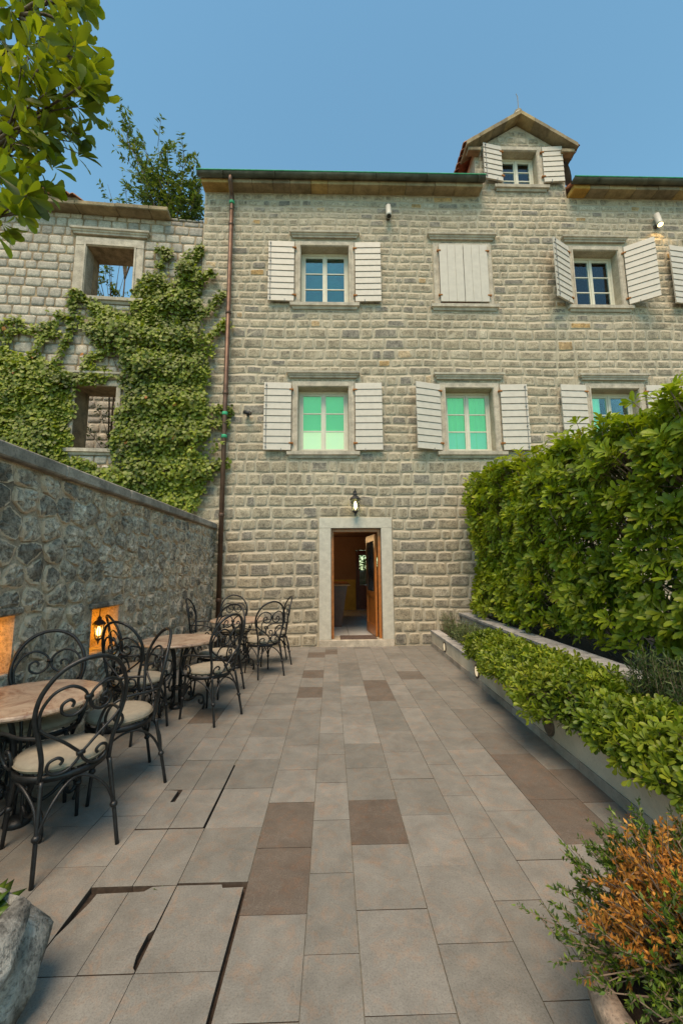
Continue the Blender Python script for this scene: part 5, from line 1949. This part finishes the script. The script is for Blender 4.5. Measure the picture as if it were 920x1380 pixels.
for (dx, dy, s, lab) in ((.175, .10, .15, 'spiky green succulent rosette at the rim of the rock trough'), (-.09, .0, .11, 'smaller succulent rosette deeper inside the rock trough'), (.05, -.09, .10, 'low succulent rosette in the front of the rock trough')):
    t = thing('succulent', lab, 'succulent', (-1.45 + dx, 1.58 + dy, .30), 0, 'succulents in the rock trough')
    for ringi, (k, el, L) in enumerate(((9, .35, 1.0), (8, .75, .85), (6, 1.15, .65))):
        for q in range(k):
            a = 2 * math.pi * q / k + ringi * .4
            d = np.array((math.cos(a) * math.cos(el), math.sin(a) * math.cos(el), math.sin(el)))
            w = np.array((-math.sin(a), math.cos(a), 0))
            u_ = np.cross(d, w) * -1
            ln = s * L
            v = [d * 0 + w * .02 * ln / .1, d * 0 - w * .02 * ln / .1, d * ln * .6 + w * .25 * ln, d * ln * .6 - w * .25 * ln, d * ln * .6 + u_ * .08 * ln, d * ln * .62 - u_ * .10 * ln, d * ln + u_ * .05 * ln]
            MB().add([tuple(p) for p in v], [(0, 4, 2), (0, 1, 4), (1, 3, 4), (2, 4, 6), (4, 3, 6), (0, 2, 5), (1, 0, 5), (3, 1, 5), (2, 6, 5), (6, 3, 5)], random.uniform(.2, .9)).build('leaf', M['succulent'], t, True, True)

# ================================================================== wrought iron furniture
SEAT = .45
TILT = .17


def back_pt(s, h):
    """lateral s and height h in the plane of the leaning backrest"""
    return (-.215 - TILT * h - .0 + .10 * (abs(s) / .24) ** 2 * .55, s, SEAT + h)


def make_chair():
    t = thing('iron_chair', 'chair', 'chair')
    # hoop of the back
    half = [(-.175, -.01), (-.178, .10), (-.205, .22), (-.232, .33), (-.218, .45), (-.155, .555), (-.075, .605), (0, .618)]
    pts = half + [(-s, h) for s, h in half[-2::-1]]
    MB().tube(spline([back_pt(*p) for p in pts], 5), .0125, 8).build('back_hoop', M['iron'], t, True, True)
    for sg in (-1, 1):
        # heart scroll at the top
        sc = [(.205, .27), (.212, .36), (.17, .445), (.10, .475), (.035, .445), (.008, .40), (.02, .345), (.07, .315), (.118, .335), (.125, .38), (.095, .402), (.072, .385), (.078, .362)]
        MB().tube(spline([back_pt(sg * s, h) for s, h in sc], 5), .0085, 6).build('scroll', M['iron'], t, True, True)
        # line sweeping down to the lower collar and curling out at the foot
        sc = [(.205, .27), (.17, .235), (.095, .18), (.035, .125), (.008, .095), (.015, .06), (.06, .02), (.115, .015), (.15, .045), (.145, .085), (.11, .10), (.085, .08), (.095, .06)]
        MB().tube(spline([back_pt(sg * s, h) for s, h in sc], 5), .0085, 6).build('scroll', M['iron'], t, True, True)
        # arm: from the hoop forward, round the front and down to the seat ring
        a0 = back_pt(sg * .207, .225)
        arm = [a0, (-.12, sg * .262, SEAT + .225), (.02, sg * .285, SEAT + .225), (.11, sg * .282, SEAT + .19), (.145, sg * .265, SEAT + .11), (.125, sg * .24, SEAT + .03), (.075, sg * .228, SEAT + .012),
               (.035, sg * .235, SEAT + .055), (.045, sg * .245, SEAT + .105), (.08, sg * .25, SEAT + .11), (.09, sg * .248, SEAT + .08), (.072, sg * .246, SEAT + .07)]
        MB().tube(spline(arm, 5), .0095, 6).build('arm', M['iron'], t, True, True)
    cl = MB()
    for (s, h) in ((0, .40), (0, .095)):
        c = back_pt(s, h)
        cl.tube([(c[0] + .002, -.02, c[2]), (c[0] + .002, .02, c[2])], .014, 8)
    cl.build('collar', M['iron'], t, True, True)
    # seat ring: flat band
    n = 28
    v, f = [], []
    for (ra, z) in ((.226, -.022), (.226, .012), (.216, .012), (.216, -.022)):
        for j in range(n):
            a = 2 * math.pi * j / n
            v.append((ra * math.cos(a) * .98, ra * math.sin(a) * 1.03, SEAT + z - .002))
    f = [(k * n + j, k * n + (j + 1) % n, ((k + 1) % 4) * n + (j + 1) % n, ((k + 1) % 4) * n + j) for k in range(4) for j in range(n)]
    MB().add(v, f).build('seat_ring', M['iron'], t, True, True)
    cp = [(.05, .0), (.19, .0), (.214, .008), (.224, .025), (.222, .04), (.205, .054), (.15, .064), (.07, .068), (.01, .069)]
    cu = MB().lathe([(a, b + SEAT + .012) for a, b in cp], 36)
    cuo = cu.build('cushion', M['cushion'], t, True, True)
    cuo.scale = (.98, 1.03, 1)
    MB().tube([(.2245 * math.cos(2 * math.pi * j / 36), .2245 * math.sin(2 * math.pi * j / 36), SEAT + .038) for j in range(36)], .0045, 5, True).build('piping', M['piping'], cuo, True, True)
    # legs with forged knots, arched braces between neighbours
    feet = {(-1, -1): ((-.205, -.172), (-.285, -.205)), (-1, 1): ((-.205, .172), (-.285, .205)), (1, -1): ((.165, -.165), (.205, -.19)), (1, 1): ((.165, .165), (.205, .19))}
    for k, ((xt, yt), (xb, yb)) in feet.items():
        pts = [(xt, yt, SEAT), (xt + (xb - xt) * .35, yt + (yb - yt) * .35, SEAT * .66), (xb, yb, .0)]
        lg = MB().tube(spline(pts, 4), .0115, 8)
        q = .46
        kx, ky, kz = xt + (xb - xt) * .55, yt + (yb - yt) * .55, .205
        lg.lathe([(.012, -.016), (.021, -.006), (.021, .006), (.012, .016)], 10, (kx, ky, kz))
        lg.build('leg', M['iron'], t, True, True)
    kn = lambda k: Vector((feet[k][0][0] + (feet[k][1][0] - feet[k][0][0]) * .55, feet[k][0][1] + (feet[k][1][1] - feet[k][0][1]) * .55, .205))
    order = [(-1, -1), (-1, 1), (1, 1), (1, -1)]
    for i in range(4):
        a, b = kn(order[i]), kn(order[(i + 1) % 4])
        m_ = (a + b) / 2
        o_ = m_.copy()
        o_.z = 0
        o_ = o_.normalized()
        rim = Vector((o_.x * .215, o_.y * .225, SEAT - .03))
        lo = a.lerp(b, .12) + Vector((0, 0, .11))
        hi = b.lerp(a, .12) + Vector((0, 0, .11))
        pts = [a, lo, a.lerp(rim, .62) + Vector((0, 0, .055)), rim, b.lerp(rim, .62) + Vector((0, 0, .055)), hi, b]
        MB().tube(spline(pts, 5), .008, 6).build('brace', M['iron'], t, True, True)
    return t


TZ = .745


def make_table(rad=.42):
    t = thing('round_table', 'table', 'table')
    n = 64
    rt_ = random.Random(4)
    v, f = [], []
    prof = [(0.0, TZ - .03), (rad - .012, TZ - .03), (rad, TZ - .018), (rad - .003, TZ - .008), (rad - .008, TZ), (0.0, TZ)]
    rag = [rt_.uniform(-.005, .004) for _ in range(n)]
    for i, (ra, z) in enumerate(prof):
        for j in range(n):
            a = 2 * math.pi * j / n
            rr = ra + (rag[j] if 0 < i < 5 else 0)
            v.append((rr * math.cos(a), rr * math.sin(a), z))
    f = [(i * n + j, i * n + (j + 1) % n, (i + 1) * n + (j + 1) % n, (i + 1) * n + j) for i in range(len(prof) - 1) for j in range(n)]
    MB().add(v, f).build('table_top', M['marble'], t, False, True)
    MB().lathe([(.16, TZ - .044), (.17, TZ - .04), (.17, TZ - .031)], 24).build('top_plate', M['iron'], t, False, True)
    for k in range(4):
        a = math.pi / 4 + k * math.pi / 2
        c, s = math.cos(a), math.sin(a)
        P2 = lambda d, z: (c * d, s * d, z)
        leg = MB()
        leg.tube(spline([P2(.14, TZ - .044), P2(.085, .62), P2(.05, .45), P2(.045, .28), P2(.05, .14), P2(.06, .02)], 5), .016, 6, flat=.55)
        leg.build('leg', M['iron'], t, True, True)
        # S-scroll foot
        ft = MB()
        ft.tube(spline([P2(.055, .34), P2(.10, .36), P2(.155, .32), P2(.165, .25), P2(.125, .215), P2(.095, .24), P2(.11, .265)], 6), .010, 6)
        ft.tube(spline([P2(.06, .12), P2(.11, .085), P2(.18, .10), P2(.25, .15), P2(.305, .145), P2(.325, .095), P2(.30, .06), P2(.27, .075), P2(.275, .10)], 6), .0125, 6)
        ft.tube(spline([P2(.325, .095), P2(.335, .05), P2(.32, .0)], 4), .013, 6)
        ft.build('scroll_foot', M['iron'], t, True, True)
    MB().lathe([(.062, .20), (.07, .205), (.07, .225), (.062, .23)], 14).build('collar', M['iron'], t, False, True)
    MB().lathe([(.07, .0), (.075, .006), (.07, .03), (.03, .05)], 14).build('foot_plate', M['iron'], t, True, True)
    return t


TABLES = [((-1.94, 2.80), 10, 'round pink marble table on scrolled iron base, the one closest to the rock trough'),
          ((-1.75, 4.90), 35, 'round pink marble table on scrolled iron base, midway along the rubble wall'),
          ((-1.50, 6.75), 20, 'round marble table on iron base in the corner by the downpipe')]
t0 = make_table()
for i, ((x, y), rz, lab) in enumerate(TABLES):
    o = t0 if i == 0 else copy_tree(t0)
    o.location = (x, y, .001)
    o.rotation_euler = (0, 0, R(rz))
    tag(o, lab, 'table', 'marble tables along the rubble wall')

CHAIRS = [((-1.575, 2.60), 143, 'iron scroll armchair nearest the rock trough, its back turned to the open paving'),
          ((-2.06, 3.12), -62, 'iron scroll armchair squeezed between the rock trough table and the rubble wall'),
          ((-1.57, 3.25), 218, 'iron scroll armchair beside the rock trough table, on its side towards the house'),
          ((-1.88, 4.22), 72, 'iron scroll armchair at the midway table with its back to the rock trough table'),
          ((-2.10, 4.66), 40, 'iron scroll armchair tucked between the midway table and the rubble wall'),
          ((-1.31, 4.61), 152, 'iron scroll armchair pulled out on the open paving side of the midway table'),
          ((-1.44, 5.42), 245, 'iron scroll armchair at the midway table, on its side towards the house'),
          ((-1.02, 6.34), 125, 'iron scroll armchair at the corner table with its back to the open paving'),
          ((-.98, 7.02), 197, 'iron scroll armchair at the corner table closest to the doorway'),
          ((-1.68, 7.36), -72, 'iron scroll armchair behind the corner table against the house wall'),
          ((-2.02, 6.85), 5, 'iron scroll armchair beside the downpipe with its back to the rubble wall')]
c0 = make_chair()
for i, ((x, y), rz, lab) in enumerate(CHAIRS):
    o = c0 if i == 0 else copy_tree(c0)
    o.location = (x, y, .001)
    o.rotation_euler = (0, 0, R(rz))
    tag(o, lab, 'chair', 'wrought iron chairs around the marble tables')

# ================================================================== greenery behind the house, seen through the back door
gb = thing('garden_bush', 'sunlit green bush in the rear garden seen through the back door glass', 'bush', (1.6, 17.2, -.08))
n = 2500
P = np.c_[RNG.normal(1.6, .8, n), RNG.normal(17.2, .3, n), np.abs(RNG.normal(1.6, .6, n))]
foliage(gb, M['hedge_low'], P, RNG.normal(0, 1, (n, 3)), RNG.normal(0, 1, (n, 3)) + np.array((0, -1, .5)), RNG.uniform(.08, .14, n), RNG.random(n), 'obovate')
MB().tube([(1.6, 17.2, -.08), (1.6, 17.2, 1.5)], .05, 6).build('stem', M['bark'], gb)
mb = MB()
rects = ashlar(lambda z: -.5, lambda z: 3.5, -.05, 1.45, [], lambda z: crs.uniform(.2, .3), lambda z: crs.uniform(.25, .5))
gw = thing('garden_wall', 'low pale stone wall in the rear garden seen through the back door glass', 'wall', (1.5, 16.5, -.05))
MB().box(-.5, 3.5, 16.5, 16.7, -.08, 1.44).build('wall_core', M['mortar'], gw)
for rc in rects:
    v, f, ed = stone_block(*rc, .03, .03, 16.5)
    mb.add(v, f, random.random())
tag(mb.build('wall_stones', M['ruin'], gw, True), kind='stuff')
